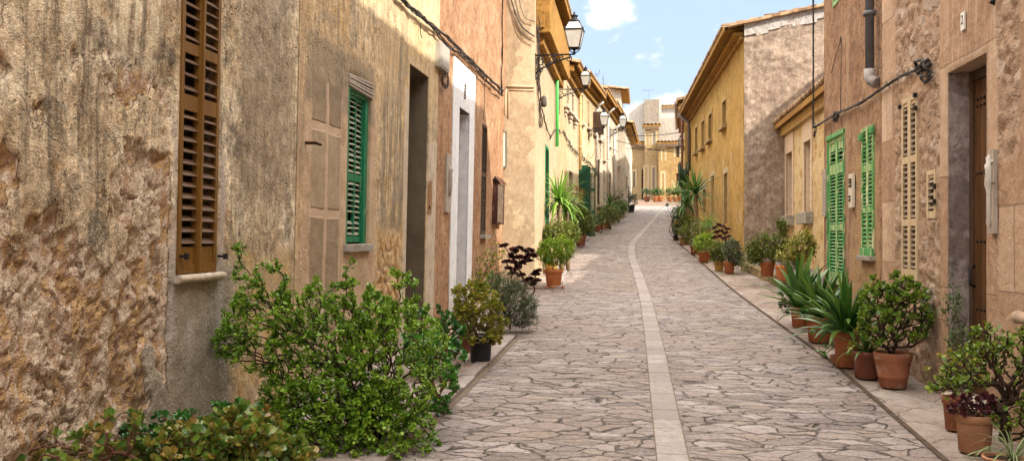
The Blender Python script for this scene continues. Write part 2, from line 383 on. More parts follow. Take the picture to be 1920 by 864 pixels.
m, t = material('roof_tile'); v = t.obj(); x, y, z = t.sep(v)
cid = t.n('ShaderNodeTexWhiteNoise', {'noise_dimensions': '2D'}, Vector=t.comb(t.m('FLOOR', t.m('DIVIDE', x, .22)), t.m('FLOOR', t.m('DIVIDE', y, .36)), 0.0)).outputs[0]
n = t.noise(v, 11, 6, .7); c = t.ramp(t.m('ADD', t.m('MULTIPLY', cid, .6), t.m('MULTIPLY', n, .4)), [(.2, (.17, .10, .055)), (.5, (.32, .20, .11)), (.8, (.44, .31, .18))])
c = t.mix(t.mr(t.noise(v, 5, 7, .7), .56, .7, 0, .6), c, (.09, .08, .055)); finish(t, c, .9, t.bump(n, .5, .01), .15); TILE = m
SOFFIT = plaster('ochre_soffit', [(.22, .11, .028), (.32, .17, .042), (.40, .23, .065)], 1.2, (.2, .12, .05), .5, .3, .2, speckle=.2)

# paving ------------------------------------------------------------
m, t = material('flagstone'); v = t.obj()
wv = t.vm('ADD', v, t.vm('SCALE', t.vm('SUBTRACT', t.noise(v, 2.6, 3, .5, col=True), (.5, .5, .5)), None, scale=.30))
wv = t.vm('ADD', wv, t.vm('SCALE', t.vm('SUBTRACT', t.noise(v, 14, 4, .6, col=True), (.5, .5, .5)), None, scale=.075))
x, y, z = t.sep(wv); w2 = t.comb(t.m('MULTIPLY', x, 3.5), t.m('MULTIPLY', y, 7.2), 0.0)
e = t.voro(w2, 1, 'DISTANCE_TO_EDGE', 1.0); cell = t.voro(w2, 1, 'F1', 1.0, 'Color'); cx, cy, cz = t.sep(cell)
n1 = t.noise(v, 22, 5, .72); n2 = t.noise(v, 3, 4, .6); n3 = t.noise(v, 90, 2, .7); n0 = t.noise(v, .55, 2, .5)
jr = t.m('ADD', e, t.m('MULTIPLY', t.m('SUBTRACT', n1, .5), .10)); joint = t.mr(jr, .002, .042, smooth=True)
c = t.ramp(t.m('ADD', t.m('MULTIPLY', cx, .55), t.m('MULTIPLY', n2, .45)), [(.15, (.145, .112, .104)), (.4, (.225, .180, .168)), (.62, (.285, .235, .222)), (.85, (.40, .342, .325))])
c = t.mix(t.mr(cy, .72, .9, 0, .5), c, (.31, .24, .185)); c = t.mix(t.mr(n1, .52, .66, 0, .75), c, (.09, .065, .055)); c = t.mix(t.mr(n3, .56, .70, 0, .6), c, (.50, .44, .42))
c = t.mix(t.mr(n1, .46, .30, 0, .35), c, (.42, .36, .33))
c = t.mix(t.mr(n0, .48, .64, 0, .45), c, (.24, .17, .13)); jc = t.mix(t.mr(n2, .4, .62), (.045, .030, .022), (.15, .11, .085)); c = t.mix(joint, jc, c)
fl = t.mr(t.noise(t.map(v, (7, 26, 1), (2, 5, 0)), 1.0, 4, .72), .60, .68, 0, .85, True); c = t.mix(fl, c, (.07, .05, .042))
h = t.m('ADD', t.m('MULTIPLY', joint, .8), t.m('ADD', t.m('MULTIPLY', n1, .55), t.m('MULTIPLY', n3, .12))); h = t.m('ADD', h, t.m('MULTIPLY', t.mr(e, .03, .3), .25)); h = t.m('ADD', h, t.m('MULTIPLY', t.m('MULTIPLY', cz, joint), .5))
finish(t, c, t.mr(n1, .3, .7, .50, .78), t.bump(h, 1.0, .030), .4); FLAG = m

m, t = material('strip_slab'); v = t.obj(); a = t.attr('rnd'); n = t.noise(v, 16, 7, .7); n2 = t.noise(v, 70, 3, .7)
c = t.ramp(a, [(0, (.24, .20, .188)), (.5, (.30, .255, .24)), (1, (.37, .325, .31))]); c = t.mix(t.mr(n, .46, .62, 0, .75), c, (.19, .15, .13)); c = t.mix(t.mr(t.noise(v, 2.2, 4, .65), .45, .62, 0, .5), c, (.25, .20, .18)); c = t.mix(t.mr(n2, .55, .7, 0, .35), c, (.58, .53, .49))
finish(t, c, .65, t.bump(t.m('ADD', n, t.m('MULTIPLY', n2, .4)), .5, .006), .3); SLAB = m
m, t = material('mortar_dirt'); v = t.obj(); n = t.noise(v, 8, 7, .7); finish(t, t.mix(n, (.11, .085, .06), (.24, .19, .145)), .95, t.bump(t.noise(v, 60, 4, .7), .6, .01), .1); MORTAR = m
m, t = material('pavement_earth'); v = t.obj(); n = t.noise(v, 1.8, 7, .65, .4); n2 = t.noise(v, 30, 5, .75); n3 = t.noise(v, 110, 3, .7)
c = t.ramp(n, [(.32, (.20, .15, .10)), (.48, (.33, .255, .175)), (.66, (.44, .37, .28))]); c = t.mix(t.mr(n2, .54, .7, 0, .6), c, (.11, .085, .06)); c = t.mix(t.mr(n3, .6, .7, 0, .6), c, (.5, .45, .4))
c = t.mix(t.mr(t.noise(v, 1.1, 5, .6), .58, .68, 0, .4), c, (.12, .12, .055))
finish(t, c, .9, t.bump(t.m('ADD', n2, n3), .6, .012), .15); EARTH = m
m, t = material('worn_pavement'); v = t.obj(); n = t.noise(t.map(v, (1, .6, 1)), 1.6, 4, .65, .3); n2 = t.noise(v, 24, 4, .75); n3 = t.noise(v, 100, 2, .7)
c = t.ramp(n, [(.34, (.20, .145, .115)), (.5, (.31, .25, .215)), (.66, (.42, .36, .325))]); c = t.mix(t.mr(n2, .52, .66, 0, .7), c, (.12, .088, .07)); c = t.mix(t.mr(n3, .56, .7, 0, .6), c, (.50, .44, .40))
c = t.mix(t.mr(t.noise(v, 1.3, 4, .65), .54, .64, 0, .5), c, (.16, .12, .075))
e = t.voro(t.vm('ADD', v, t.vm('SCALE', t.noise(v, 4, 3, .6, col=True), None, scale=.22)), 1.7, 'DISTANCE_TO_EDGE'); ej = t.mr(e, .0, .02, .75, 0); c = t.mix(ej, c, (.08, .058, .042))
finish(t, c, .85, t.bump(t.m('SUBTRACT', t.m('ADD', n2, n3), ej), .7, .012), .2); PAVE = m
m, t = material('gravel'); v = t.obj(); e = t.voro(v, 34, 'F1', 1, 'Color'); d_ = t.voro(v, 34, 'F1'); c = t.mix(t.sep(e)[0], (.17, .15, .145), (.42, .39, .38)); c = t.mix(t.mr(d_, .3, .6), c, (.1, .08, .07)); finish(t, c, .9, t.bump(d_, -.6, .02), .15); GRAVEL = m
# ------------------------------------------------------------------ numpy noise for displaced walls
def _h(ix, iz, s):
    n = (ix*374761393 + iz*668265263 + s*974634777) & 0xffffffff
    n = ((n ^ (n >> 13))*1274126177) & 0xffffffff
    return ((n ^ (n >> 16)) & 0xffff)/65535.0
def vnoise(x, z, s=0):
    ix = np.floor(x).astype(np.int64); iz = np.floor(z).astype(np.int64); fx = x-ix; fz = z-iz
    fx = fx*fx*(3-2*fx); fz = fz*fz*(3-2*fz)
    a = _h(ix, iz, s); b = _h(ix+1, iz, s); c = _h(ix, iz+1, s); d = _h(ix+1, iz+1, s)
    return (a*(1-fx)+b*fx)*(1-fz)+(c*(1-fx)+d*fx)*fz
def fbm(x, z, o=4, s=0):
    r = 0; a = .5; t = 0
    for i in range(o): r = r+a*vnoise(x, z, s+i*7); t += a; a *= .55; x = x*2.03+1.7; z = z*2.03+3.1
    return r/t
def worley(x, z, s=0):
    ix = np.floor(x).astype(np.int64); iz = np.floor(z).astype(np.int64)
    f1 = np.full(x.shape, 9.0); f2 = f1.copy(); idv = np.zeros(x.shape)
    for dx in (-1, 0, 1):
        for dz in (-1, 0, 1):
            cx = ix+dx; cz = iz+dz; px = cx+_h(cx, cz, s); pz = cz+_h(cx, cz, s+5); d = np.hypot(x-px, z-pz)
            nid = _h(cx, cz, s+9); n1 = d < f1; f2 = np.where(n1, f1, np.minimum(f2, d)); idv = np.where(n1, nid, idv); f1 = np.where(n1, d, f1)
    return f1, f2, idv
def sstep(a, b, x): t = np.clip((x-a)/(b-a), 0, 1); return t*t*(3-2*t)

def put(o, parent, M):
    o.parent = parent
    if parent is not None and parent.type == 'EMPTY': o.matrix_parent_inverse = Matrix.Translation(-parent.location)
    if M is not None: o.matrix_basis = M
    return o

def wall(parent, F, u0, u1, v0, v1, mat, openings=(), res=.12, disp=None, depth=6.0, topf=None, name='wall', back=True, revmat=None, umin=None, umax=None):
    """facade sheet with real openings and reveals, closed behind by sides, back and top"""
    def lines(a, b, cuts, res, ra=None):
        base = list(np.linspace(a, b, max(2, int((b-a)/res)+1)))
        if ra: base = [x for x in base]                    # fine part only where it can be seen closely
        L = sorted(set(base+[c for c in cuts if a < c < b])); out = [L[0]]
        for x in L[1:]:
            if x-out[-1] < res*.35:
                if x in cuts: out[-1] = x
                continue
            out.append(x)
        out[-1] = b; out[0] = a
        return np.array(out)
    cu = [c for o in openings for c in o[:2]]; cv = [c for o in openings for c in o[2:4]]
    us = lines(u0, u1, cu, res)
    if umin is not None: us = np.array([u for i, u in enumerate(us) if umin <= u <= umax or i % 8 == 0 or i == len(us)-1 or u in cu])
    vs = lines(v0, v1, cv, res)
    U, V = np.meshgrid(us, vs); D = np.zeros_like(U); attrs = {}
    if disp is not None:
        D, attrs = disp(U, V)
        edge = np.minimum(np.minimum(U-u0, u1-U)/.02, 1.0)
        for o in openings:
            dx = np.maximum(np.maximum(o[0]-U, U-o[1]), 0); dz = np.maximum(np.maximum(o[2]-V, V-o[3]), 0); edge = np.minimum(edge, np.hypot(dx, dz)/.03)
        D = D*np.clip(edge, 0, 1)
    VV = V.copy()
    if topf is not None:
        tp = np.array([topf(u) for u in us]); VV = v0+(V-v0)*((tp-v0)/(v1-v0))[None, :]
    nu = len(us); verts = np.stack([U.ravel(), -D.ravel(), VV.ravel()], 1)
    I, J = np.meshgrid(np.arange(len(us)-1), np.arange(len(vs)-1)); I = I.ravel(); J = J.ravel()
    uc = (us[I]+us[I+1])/2; vc = (vs[J]+vs[J+1])/2; keep = np.ones(len(I), bool)
    for o in openings: keep &= ~((uc > o[0]) & (uc < o[1]) & (vc > o[2]) & (vc < o[3]))
    I = I[keep]; J = J[keep]; b = J*nu+I
    faces = np.stack([b, b+1, b+1+nu, b+nu], 1)
    ex = MB()
    if revmat is None:
        for o in openings: reveal(ex, *o[:5])
    if back:
        t0 = topf(u0) if topf else v1; t1 = topf(u1) if topf else v1
        ex.quad((u0, 0, v0), (u0, 0, t0), (u0, depth, t0), (u0, depth, v0)); ex.quad((u1, 0, v0), (u1, depth, v0), (u1, depth, t1), (u1, 0, t1))
        ex.quad((u0, depth, v0), (u0, depth, t0), (u1, depth, t1), (u1, depth, v0)); ex.quad((u0, 0, t0), (u1, 0, t1), (u1, depth, t1), (u0, depth, t0))
    n = len(verts)
    if ex.v:
        verts = np.vstack([verts, np.array(ex.v)]); faces = np.vstack([faces, np.array(ex.f)+n])
    at_ = {k: np.concatenate([a.ravel(), np.zeros(len(verts)-n)]) for k, a in attrs.items()}
    o = npmesh(name, verts, faces, 4, mat, None, at_, smooth=False)
    put(o, parent, F.M)
    if revmat is not None:
        for q in openings:
            r_ = MB(); reveal(r_, *q[:5]); rr = r_.build('reveal', revmat); put(rr, parent, F.M)
    return o
def reveal(ex, a, b, c, d, dp):
    ex.quad((a, 0, c), (a, 0, d), (a, dp, d), (a, dp, c)); ex.quad((b, 0, c), (b, dp, c), (b, dp, d), (b, 0, d))
    ex.quad((a, 0, d), (b, 0, d), (b, dp, d), (a, dp, d)); ex.quad((a, 0, c), (a, dp, c), (b, dp, c), (b, 0, c))

def part(mb, name, mat, parent, F, bevel=0):
    o = mb.build(name, mat, None, None, bevel); put(o, parent, F.M if F is not None else None); return o
def panel(parent, F, u0, u1, v0, v1, y, mat, name='window', th=.04):
    mb = MB(); mb.box(u0, u1, y, y+th, v0, v1); return part(mb, name, mat, parent, F)
def sill(parent, F, u0, u1, v, out=.06, h=.05, mat=None, rnd=False, into=.1, name='sill'):
    mb = MB()
    if rnd:
        pts = [(u0+(u1-u0)*i/10, -out*.35, v-h/2) for i in range(11)]; mb.tube(pts, [h*.5*(1+.08*math.sin(i*3)) for i in range(11)], 10); mb.box(u0+.01, u1-.01, -out*.4, into, v-h, v-.004)
    else: mb.box(u0, u1, -out, into, v-h, v)
    return part(mb, name, mat or STONE, parent, F, 0 if rnd else .006)

def shutter_leaf(parent, F, u0, u1, v0, v1, y, mat, rails, pitch=.05, st=.045, th=.035, slatmat=None, panels=(), tilt=.6, broken=None, name='shutter', bot=.06):
    """louvred leaf: stiles, rails and tilted slats; rails/panels as fractions of the height"""
    mb = MB(); H = v1-v0
    mb.box(u0, u0+st, y, y+th, v0, v1); mb.box(u1-st, u1, y, y+th, v0, v1)
    rr = [(0, bot/H)]+[(a, b) for a, b in rails]+[(1-st/H, 1)]
    for a, b in rr: mb.box(u0+st, u1-st, y+.002, y+th-.002, v0+a*H, v0+b*H)
    for a, b in panels: mb.box(u0+st, u1-st, y+.012, y+th-.006, v0+a*H, v0+b*H)
    nf = len(mb.f); sm = mb; rr = sorted(rr+list(panels))
    for (a0, a1), (b0, b1) in zip(rr[:-1], rr[1:]):
        z0 = v0+a1*H; z1 = v0+b0*H; n = int((z1-z0)/pitch)
        if n < 1: continue
        for i in range(n):
            zc = z0+(i+.5)*(z1-z0)/n
            if broken and random.random() < broken: continue
            ang = tilt+random.uniform(-.11, .11)*(3 if broken else 1)
            uc = (u0+u1)/2; hw = (u1-u0)/2-st+.004
            M = Matrix.Translation((uc, y+th/2, zc)) @ Matrix.Rotation(ang, 4, 'X') @ Matrix.Rotation(random.uniform(-.008, .008)*(6 if broken else 1), 4, 'Y')
            sm.box(-hw, hw, -pitch*.37, pitch*.37, -.004, .004, M)
    o = part(mb, name, mat, parent, F)
    if slatmat is not None and slatmat != mat:
        o.data.materials.append(slatmat)
        for i, pl_ in enumerate(o.data.polygons):
            if i >= nf: pl_.material_index = 1
    return o

def house(name, label, cat, F, u, group=None):
    p = F.w(u, 0, 0); return thing(name, label, cat, (p.x, p.y, g(p.y)), group)

def tiles(parent, F, u0, u1, vE, over, pitch, depth, tw=.22, name='roof', rows=.36, th=.05, soff=SOFFIT, seed=1):
    """half-round clay tiles: grooves run up the slope"""
    nt_ = max(2, int(round((u1-u0)/tw))); tw = (u1-u0)/nt_; k = 8
    us = np.linspace(u0, u1, nt_*k+1); nr = max(2, int(depth/rows)); ys = []
    for j in range(nr): ys += [-over+j*rows, -over+(j+1)*rows-.002]
    ys = np.array(ys); U, Y = np.meshgrid(us, ys); ph = (U-u0)/tw
    cell = np.floor(ph).astype(int); row = np.floor((Y+over+1e-6)/rows).astype(int)
    jit = _h(cell.astype(np.int64), row.astype(np.int64), seed)
    bumpz = np.abs(np.sin(np.pi*ph))**.6*tw*.42
    low = (Y+over+1e-6) % rows < .01
    Z = vE+(Y+over)*pitch+bumpz+np.where(low, .035, 0)+(jit-.5)*.02
    nu = len(us); I, J = np.meshgrid(np.arange(nu-1), np.arange(len(ys)-1)); b = (J*nu+I).ravel()
    V = np.stack([U.ravel(), Y.ravel(), Z.ravel()], 1); fs = np.stack([b, b+1, b+1+nu, b+nu], 1)
    V2 = V.copy(); V2[:, 2] -= .03                     # underside and front lip: real thickness
    n = len(V); f2 = fs[:, ::-1]+n; e = np.arange(nu-1); lip = np.stack([e, e+n, e+1+n, e+1], 1)
    sd = []
    for i in (0, nu-1):
        for j in range(len(ys)-1): a = j*nu+i; sd.append((a, a+nu, a+nu+n, a+n))
    o = npmesh(name, np.vstack([V, V2]), np.vstack([fs, f2, lip, np.array(sd)]), 4, TILE); put(o, parent, F.M)
    mb = MB(); z0 = vE-.02
    mb.poly([(u0+.02, -over+.03, z0-.05), (u1-.02, -over+.03, z0-.05), (u1-.02, .3, z0-.05+(over+.3)*pitch*.6), (u0+.02, .3, z0-.05+(over+.3)*pitch*.6)])
    mb.box(u0+.02, u1-.02, -over+.03, -over+.07, z0-.10, z0+.02)
    s_ = part(mb, 'soffit', soff, parent, F)
    return o
def cable(name, label, pts, r=.008, mat=None, group=None, sag=0, wig=0, k=5, cat='cable'):
    """pts: world points; smooth slack curve through them"""
    P = [Vector(p) for p in pts]; out = []
    for i in range(len(P)-1):
        a = P[max(i-1, 0)]; b = P[i]; c = P[i+1]; d = P[min(i+2, len(P)-1)]
        for j in range(8):
            t = j/8; q = .5*((2*b)+(c-a)*t+(2*a-5*b+4*c-d)*t*t+(3*b-3*c+d-a)*t**3)
            q = q+Vector((0, 0, -sag*4*t*(1-t)))
            if wig: q += Vector(mn.noise_vector(q*9))*wig
            out.append(q)
    out.append(P[-1]); mb = MB(); mb.tube(out, r, k)
    c0 = P[0].copy(); mb.v = [tuple(Vector(v)-c0) for v in mb.v]
    o = mb.build(name, mat or CABLE); o.location = c0; return tag(o, label, cat, group)
def bundle(name, label, pts, n=3, r=.007, spread=.02, mat=None, cat='cable', wig=.012, ties=0):
    random.seed(len(label)); P = [Vector(p) for p in pts]; mb = MB()
    for q in range(n):
        off = Vector((random.uniform(-1, 1), random.uniform(-1, 1), random.uniform(-1, 1)))*spread; out = []
        for i in range(len(P)-1):
            m_ = max(3, int((P[i+1]-P[i]).length/.07))
            for j in range(m_):
                p = P[i].lerp(P[i+1], j/m_); p = p+off*(.6+.4*math.sin((i*m_+j)*.5+q*2))+Vector(mn.noise_vector(p*5+Vector((q*3.1, 0, 0))))*wig; out.append(p)
        out.append(P[-1]+off); mb.tube(out, r*random.uniform(.7, 1.2), 5)
    if ties:
        for i in range(len(P)-1):
            for j in range(ties):
                p = P[i].lerp(P[i+1], (j+.5)/ties); d = Vector((random.uniform(-1, 1), random.uniform(-1, 1), random.uniform(-1, 1)))*.04; mb.tube([p-d, p+d*.2, p+d], .005, 4)
    c0 = P[0].copy(); mb.v = [tuple(Vector(v)-c0) for v in mb.v]
    o = mb.build(name, mat or CABLE); o.location = c0; return tag(o, label, cat)
# ------------------------------------------------------------------ ground, road, kerbs, pavements
def gx_line(pts):
    P = [at(*p) for p in pts]; return P
KL = [Vector((-1.62, -8, 0)), Vector((-1.62, 3, 0))]+gx_line([(869, 734), (970, 631)])
KL2 = gx_line([(1050, 545), (1072, 481), (1083, 463), (1108, 446), (1135, 431), (1165, 409), (1190, 393)])
KR = [Vector((1.86, -8, 0)), Vector((1.86, 3, 0))]+gx_line([(1715, 812), (1563, 680), (1386, 552), (1310, 486), (1266, 451), (1255, 434), (1262, 405), (1271, 392)])
def interpX(P, y): return float(np.interp(y, [p.y for p in P], [p.x for p in P]))
kerbL = lambda y: interpX(KL+KL2, y) if y < KL2[-1].y else KL2[-1].x-(y-KL2[-1].y)*.02
kerbR = lambda y: interpX(KR, y) if y < KR[-1].y else KR[-1].x+(y-KR[-1].y)*.05
def ribbon(xa, xb, y0, y1, dz=0.0, step=.5, nx=1, skirt=0.0):
    mb = MB(); n = max(1, int((y1-y0)/step)); ys = [y0+(y1-y0)*i/n for i in range(n+1)]
    for i in range(n):
        a, b = ys[i], ys[i+1]
        for j in range(nx):
            f0, f1 = j/nx, (j+1)/nx
            def X(y, f): return xa(y)*(1-f)+xb(y)*f
            mb.quad((X(a, f0), a, g(a)+dz), (X(a, f1), a, g(a)+dz), (X(b, f1), b, g(b)+dz), (X(b, f0), b, g(b)+dz))
        if skirt:
            for q in (xa, xb): mb.quad((q(a), a, g(a)+dz), (q(b), b, g(b)+dz), (q(b), b, g(b)+dz-skirt), (q(a), a, g(a)+dz-skirt))
    if skirt:
        for y in (y0, y1): mb.quad((xa(y), y, g(y)+dz), (xb(y), y, g(y)+dz), (xb(y), y, g(y)+dz-skirt), (xa(y), y, g(y)+dz-skirt))
    return mb
DARKJ = flat('dark_joint_dirt', (.085, .062, .045), .95, 0, .5, 9, .1, .6)
# one sheet out to the horizon, following the hill
mb = MB(); ys = [-200, -60, -20, -5]+list(np.arange(-4, 110, 1.5))+[130, 180, 260, 390, 800, 1500]; xs = [-1200, -300, -80, -20, 0, 20, 80, 300, 1200]
for i in range(len(ys)-1):
    for j in range(len(xs)-1):
        a, b = ys[i], ys[i+1]; mb.quad((xs[j], a, g(a)-.06), (xs[j+1], a, g(a)-.06), (xs[j+1], b, g(b)-.06), (xs[j], b, g(b)-.06))
struct('ground', mb, EARTH)
struct('road', ribbon(lambda y: kerbL(y)-(.9 if 11.2 < y < 17.6 else 0)*1.0, kerbR, -6, 60, 0.0, .4, 6), FLAG)
struct('upper_road', ribbon(lambda y: -6, lambda y: 8, 60.25, 84, .004, 1, 4), flat('brown_paving', (.16, .105, .075), .9, 0, .35, 3, .15, .5))
sl_ = struct('road_band', ribbon(lambda y: kerbL(y)-.4, lambda y: kerbR(y)+.4, 60.0, 60.28, .012, .2), STONE)
# pavements either side
LW = -2.9
struct('pavement', ribbon(lambda y: LW-.3, lambda y: kerbL(y)-.13, -6, 11.0, .035, .4, 3, .12), PAVE)
def facL(y): return float(np.interp(y, [17.5, 18.6, 27.2, 31, 36.5, 47, 56], [-3.1, -2.5, -2.45, -2.35, -2.0, -1.4, -1.0]))
struct('pavement', ribbon(lambda y: facL(y)-.4, lambda y: kerbL(y)-.2, 17.6, 55, .03, .5, 2, .12), PAVE)
struct('pavement', ribbon(lambda y: kerbR(y)-.005, lambda y: 3.9 if y > 13.2 else 2.7, -6, 58, .006, .4, 4, .1), PAVE)
# kerb stones: single row of pale setts, each slightly different
def kerbrow(P, w_, side, dz, name, y0, y1, L0=.42):
    mb = MB(); y = y0; V = []; random.seed(5); rv = []
    while y < y1:
        L = L0*random.uniform(.6, 1.4); a, b = y+.008, min(y+L, y1); h = dz+random.uniform(-.004, .004)
        xa0 = interpX(P, a); xb0 = interpX(P, b); j = random.uniform(-.008, .008)
        n = len(mb.v); ww = w_*side
        for (x, yy) in ((xa0+j, a), (xa0+ww, a), (xb0+ww, b), (xb0+j, b)): mb.v.append((x, yy, g(yy)+h)); 
        for (x, yy) in ((xa0+j, a), (xa0+ww, a), (xb0+ww, b), (xb0+j, b)): mb.v.append((x, yy, g(yy)+h-.14))
        mb.f += [(n, n+1, n+2, n+3), (n, n+4, n+5, n+1), (n+1, n+5, n+6, n+2), (n+2, n+6, n+7, n+3), (n+3, n+7, n+4, n)]; mb.sm += [False]*5
        rv += [random.random()]*8; y += L
    o = struct(name, mb, SLAB); a_ = o.data.attributes.new('rnd', 'FLOAT', 'POINT'); a_.data.foreach_set('value', rv); bv = o.modifiers.new('bevel', 'BEVEL'); bv.width = .008; bv.segments = 2
    return o
kerbrow(KL, .13, -1, .045, 'kerb', -4, 11.0)
kerbrow(KL2, .2, -1, .045, 'kerb', 17.6, 52)
# a line of dark dirt in the gutter beside each kerb
struct('gutter', ribbon(lambda y: interpX(KR, y)-.03, lambda y: interpX(KR, y)+.012, -5, 45, .010, .4), DARKJ)
struct('gutter', ribbon(lambda y: interpX(KL, y)-.005, lambda y: interpX(KL, y)+.05, -5, 11, .004, .4), MORTAR)
# drainage strip of dressed slabs down the middle
SP = [Vector((.24, -6, 0)), Vector((.22, 3, 0))]+gx_line([(1262, 862), (1243, 747), (1228, 650), (1211, 560), (1196, 512), (1184, 480), (1184, 458), (1202, 437), (1229, 408), (1238, 394), (1250, 388)])
_sy = np.array([p.y for p in SP]); _sx = np.array([p.x for p in SP]); _fy = np.arange(-6, 61, .25); _fx = np.interp(_fy, _sy, _sx); _fx = np.convolve(np.pad(_fx, 5, mode='edge'), np.ones(11)/11, 'valid')
sx = lambda y: float(np.interp(y, _fy, _fx))
mb = MB(); rv = []; y = -4.0; random.seed(11)
while y < 59.5:
    L = random.uniform(.22, .52); a, b = y+.003, y+L-.003; h = .007+random.uniform(-.002, .002); hw = .10
    ta = (sx(y+L)-sx(y))/L; n = len(mb.v)
    for zo in (0, -.08):
        for (s_, yy) in ((-1, a), (1, a), (1, b), (-1, b)): mb.v.append((sx(yy)+s_*hw, yy-ta*s_*hw, g(yy)+h+zo))
    mb.f += [(n, n+1, n+2, n+3), (n, n+4, n+5, n+1), (n+1, n+5, n+6, n+2), (n+2, n+6, n+7, n+3), (n+3, n+7, n+4, n)]; mb.sm += [False]*5; rv += [random.random()]*8; y += L
o = struct('drain_strip', mb, SLAB); a_ = o.data.attributes.new('rnd', 'FLOAT', 'POINT'); a_.data.foreach_set('value', rv); bv = o.modifiers.new('bevel', 'BEVEL'); bv.width = .006; bv.segments = 2
struct('gutter', ribbon(lambda y: sx(y)-.107, lambda y: sx(y)+.107, -4, 59, .003, .25), MORTAR)
# raised entrance platform in front of the low annexe
PA = at(1545, 572); PB = at(1388, 506)
mb = MB(); n = 14
def plx(y): return float(np.interp(y, [PA.y-1.4, PA.y, PB.y], [2.62, PA.x, PB.x]))
zt = lambda y: g(y)+.19
for i in range(n):
    a = PA.y-1.4+(PB.y-PA.y+1.4)*i/n; b = PA.y-1.4+(PB.y-PA.y+1.4)*(i+1)/n
    mb.quad((plx(a)+.16, a, zt(a)), (3.9, a, zt(a)), (3.9, b, zt(b)), (plx(b)+.16, b, zt(b)))
struct('pavement', mb, GRAVEL)
mb = MB()
for i in range(n):
    a = PA.y-1.4+(PB.y-PA.y+1.4)*i/n+.006; b = PA.y-1.4+(PB.y-PA.y+1.4)*(i+1)/n-.006; h = random.uniform(-.004, .008)
    q = [(plx(a), a), (plx(a)+.17, a), (plx(b)+.17, b), (plx(b), b)]; m0 = len(mb.v)
    mb.v += [(x, yy, zt(yy)+h) for x, yy in q]+[(x, yy, g(yy)-.02) for x, yy in q]
    mb.f += [(m0, m0+1, m0+2, m0+3), (m0, m0+4, m0+5, m0+1), (m0+1, m0+5, m0+6, m0+2), (m0+2, m0+6, m0+7, m0+3), (m0+3, m0+7, m0+4, m0)]; mb.sm += [False]*5
o = struct('kerb', mb, flat('mossy_kerb', (.25, .19, .10), .9, 0, .5, 7, .1, .5)); bv = o.modifiers.new('bevel', 'BEVEL'); bv.width = .012; bv.segments = 2
# ------------------------------------------------------------------ left row, near: one leaning wall plane, three houses
XL = -2.95; Y0L = -4.0
FL = Facade((XL, Y0L), (XL, 18.6), lean=.022)
def UL(px): return FL.uv(px, 300)[0]
uA = UL(556); uB = UL(819); uC = 18.6-Y0L
def chip_disp(U, V):
    # broken render low on the near wall; coordinates from the outline of the missing render
    ua, ub = UL(28), UL(268); m1 = sstep(0, .06, np.minimum(U-ua, ub-U)+(fbm(U*2.8, V*2.8, 5, 3)-.5)*.7)
    vtop = 1.62+(fbm(U*1.5, V*0+3, 3, 8)-.5)*.5; m2 = sstep(-.02, .06, vtop-V+(fbm(U*6, V*6, 4, 13)-.5)*.3)
    isl = sstep(.585, .62, fbm(U*1.9, V*1.5, 5, 77))*sstep(2.9, 2.1, V)*sstep(UL(330), UL(310), U)
    m = np.maximum(m1*m2, isl*.9); low = sstep(.1, .9, 1.0-V)*sstep(ub+.3, ub-.1, U)*.8
    m = np.maximum(m, low*sstep(.35, .6, fbm(U*2.8, V*2.8, 4, 31)))
    wx = (fbm(U*3, V*3, 3, 11)-.5)*1.6; wz = (fbm(U*3, V*3, 3, 17)-.5)*1.6
    f1, f2, idv = worley(U*8.5+wx*1.6, V*5.4+wz*1.8, 2); f1b, f2b, idb = worley(U*21+wx*3, V*14+wz*3, 6)
    edge = sstep(0, .10, f2-f1); chunk = edge*(.005+.050*idv)+(f1*(.5-idv))*.05+sstep(0, .12, f2b-f1b)*.018*idb+(fbm(U*12, V*8, 5, 5)-.5)*.06
    rid = -np.abs(fbm(U*4, V*2.6, 5, 41)-.5)*.22+.02
    D = m*(chunk*.75-.065+rid*.7)+(1-m)*((fbm(U*1.3, V*1.3, 4, 1)-.5)*.035+(fbm(U*16, V*12, 3, 21)-.5)*.010)
    rough2 = sstep(UL(430), UL(480), U)*sstep(1.3, .9, V); D = D-rough2*(.02+.03*(fbm(U*7, V*7, 3, 9)-.5))
    # vertical joints where the render has cracked away near the next house
    return D, {'chip': m}
bA = (UL(338), UL(556))
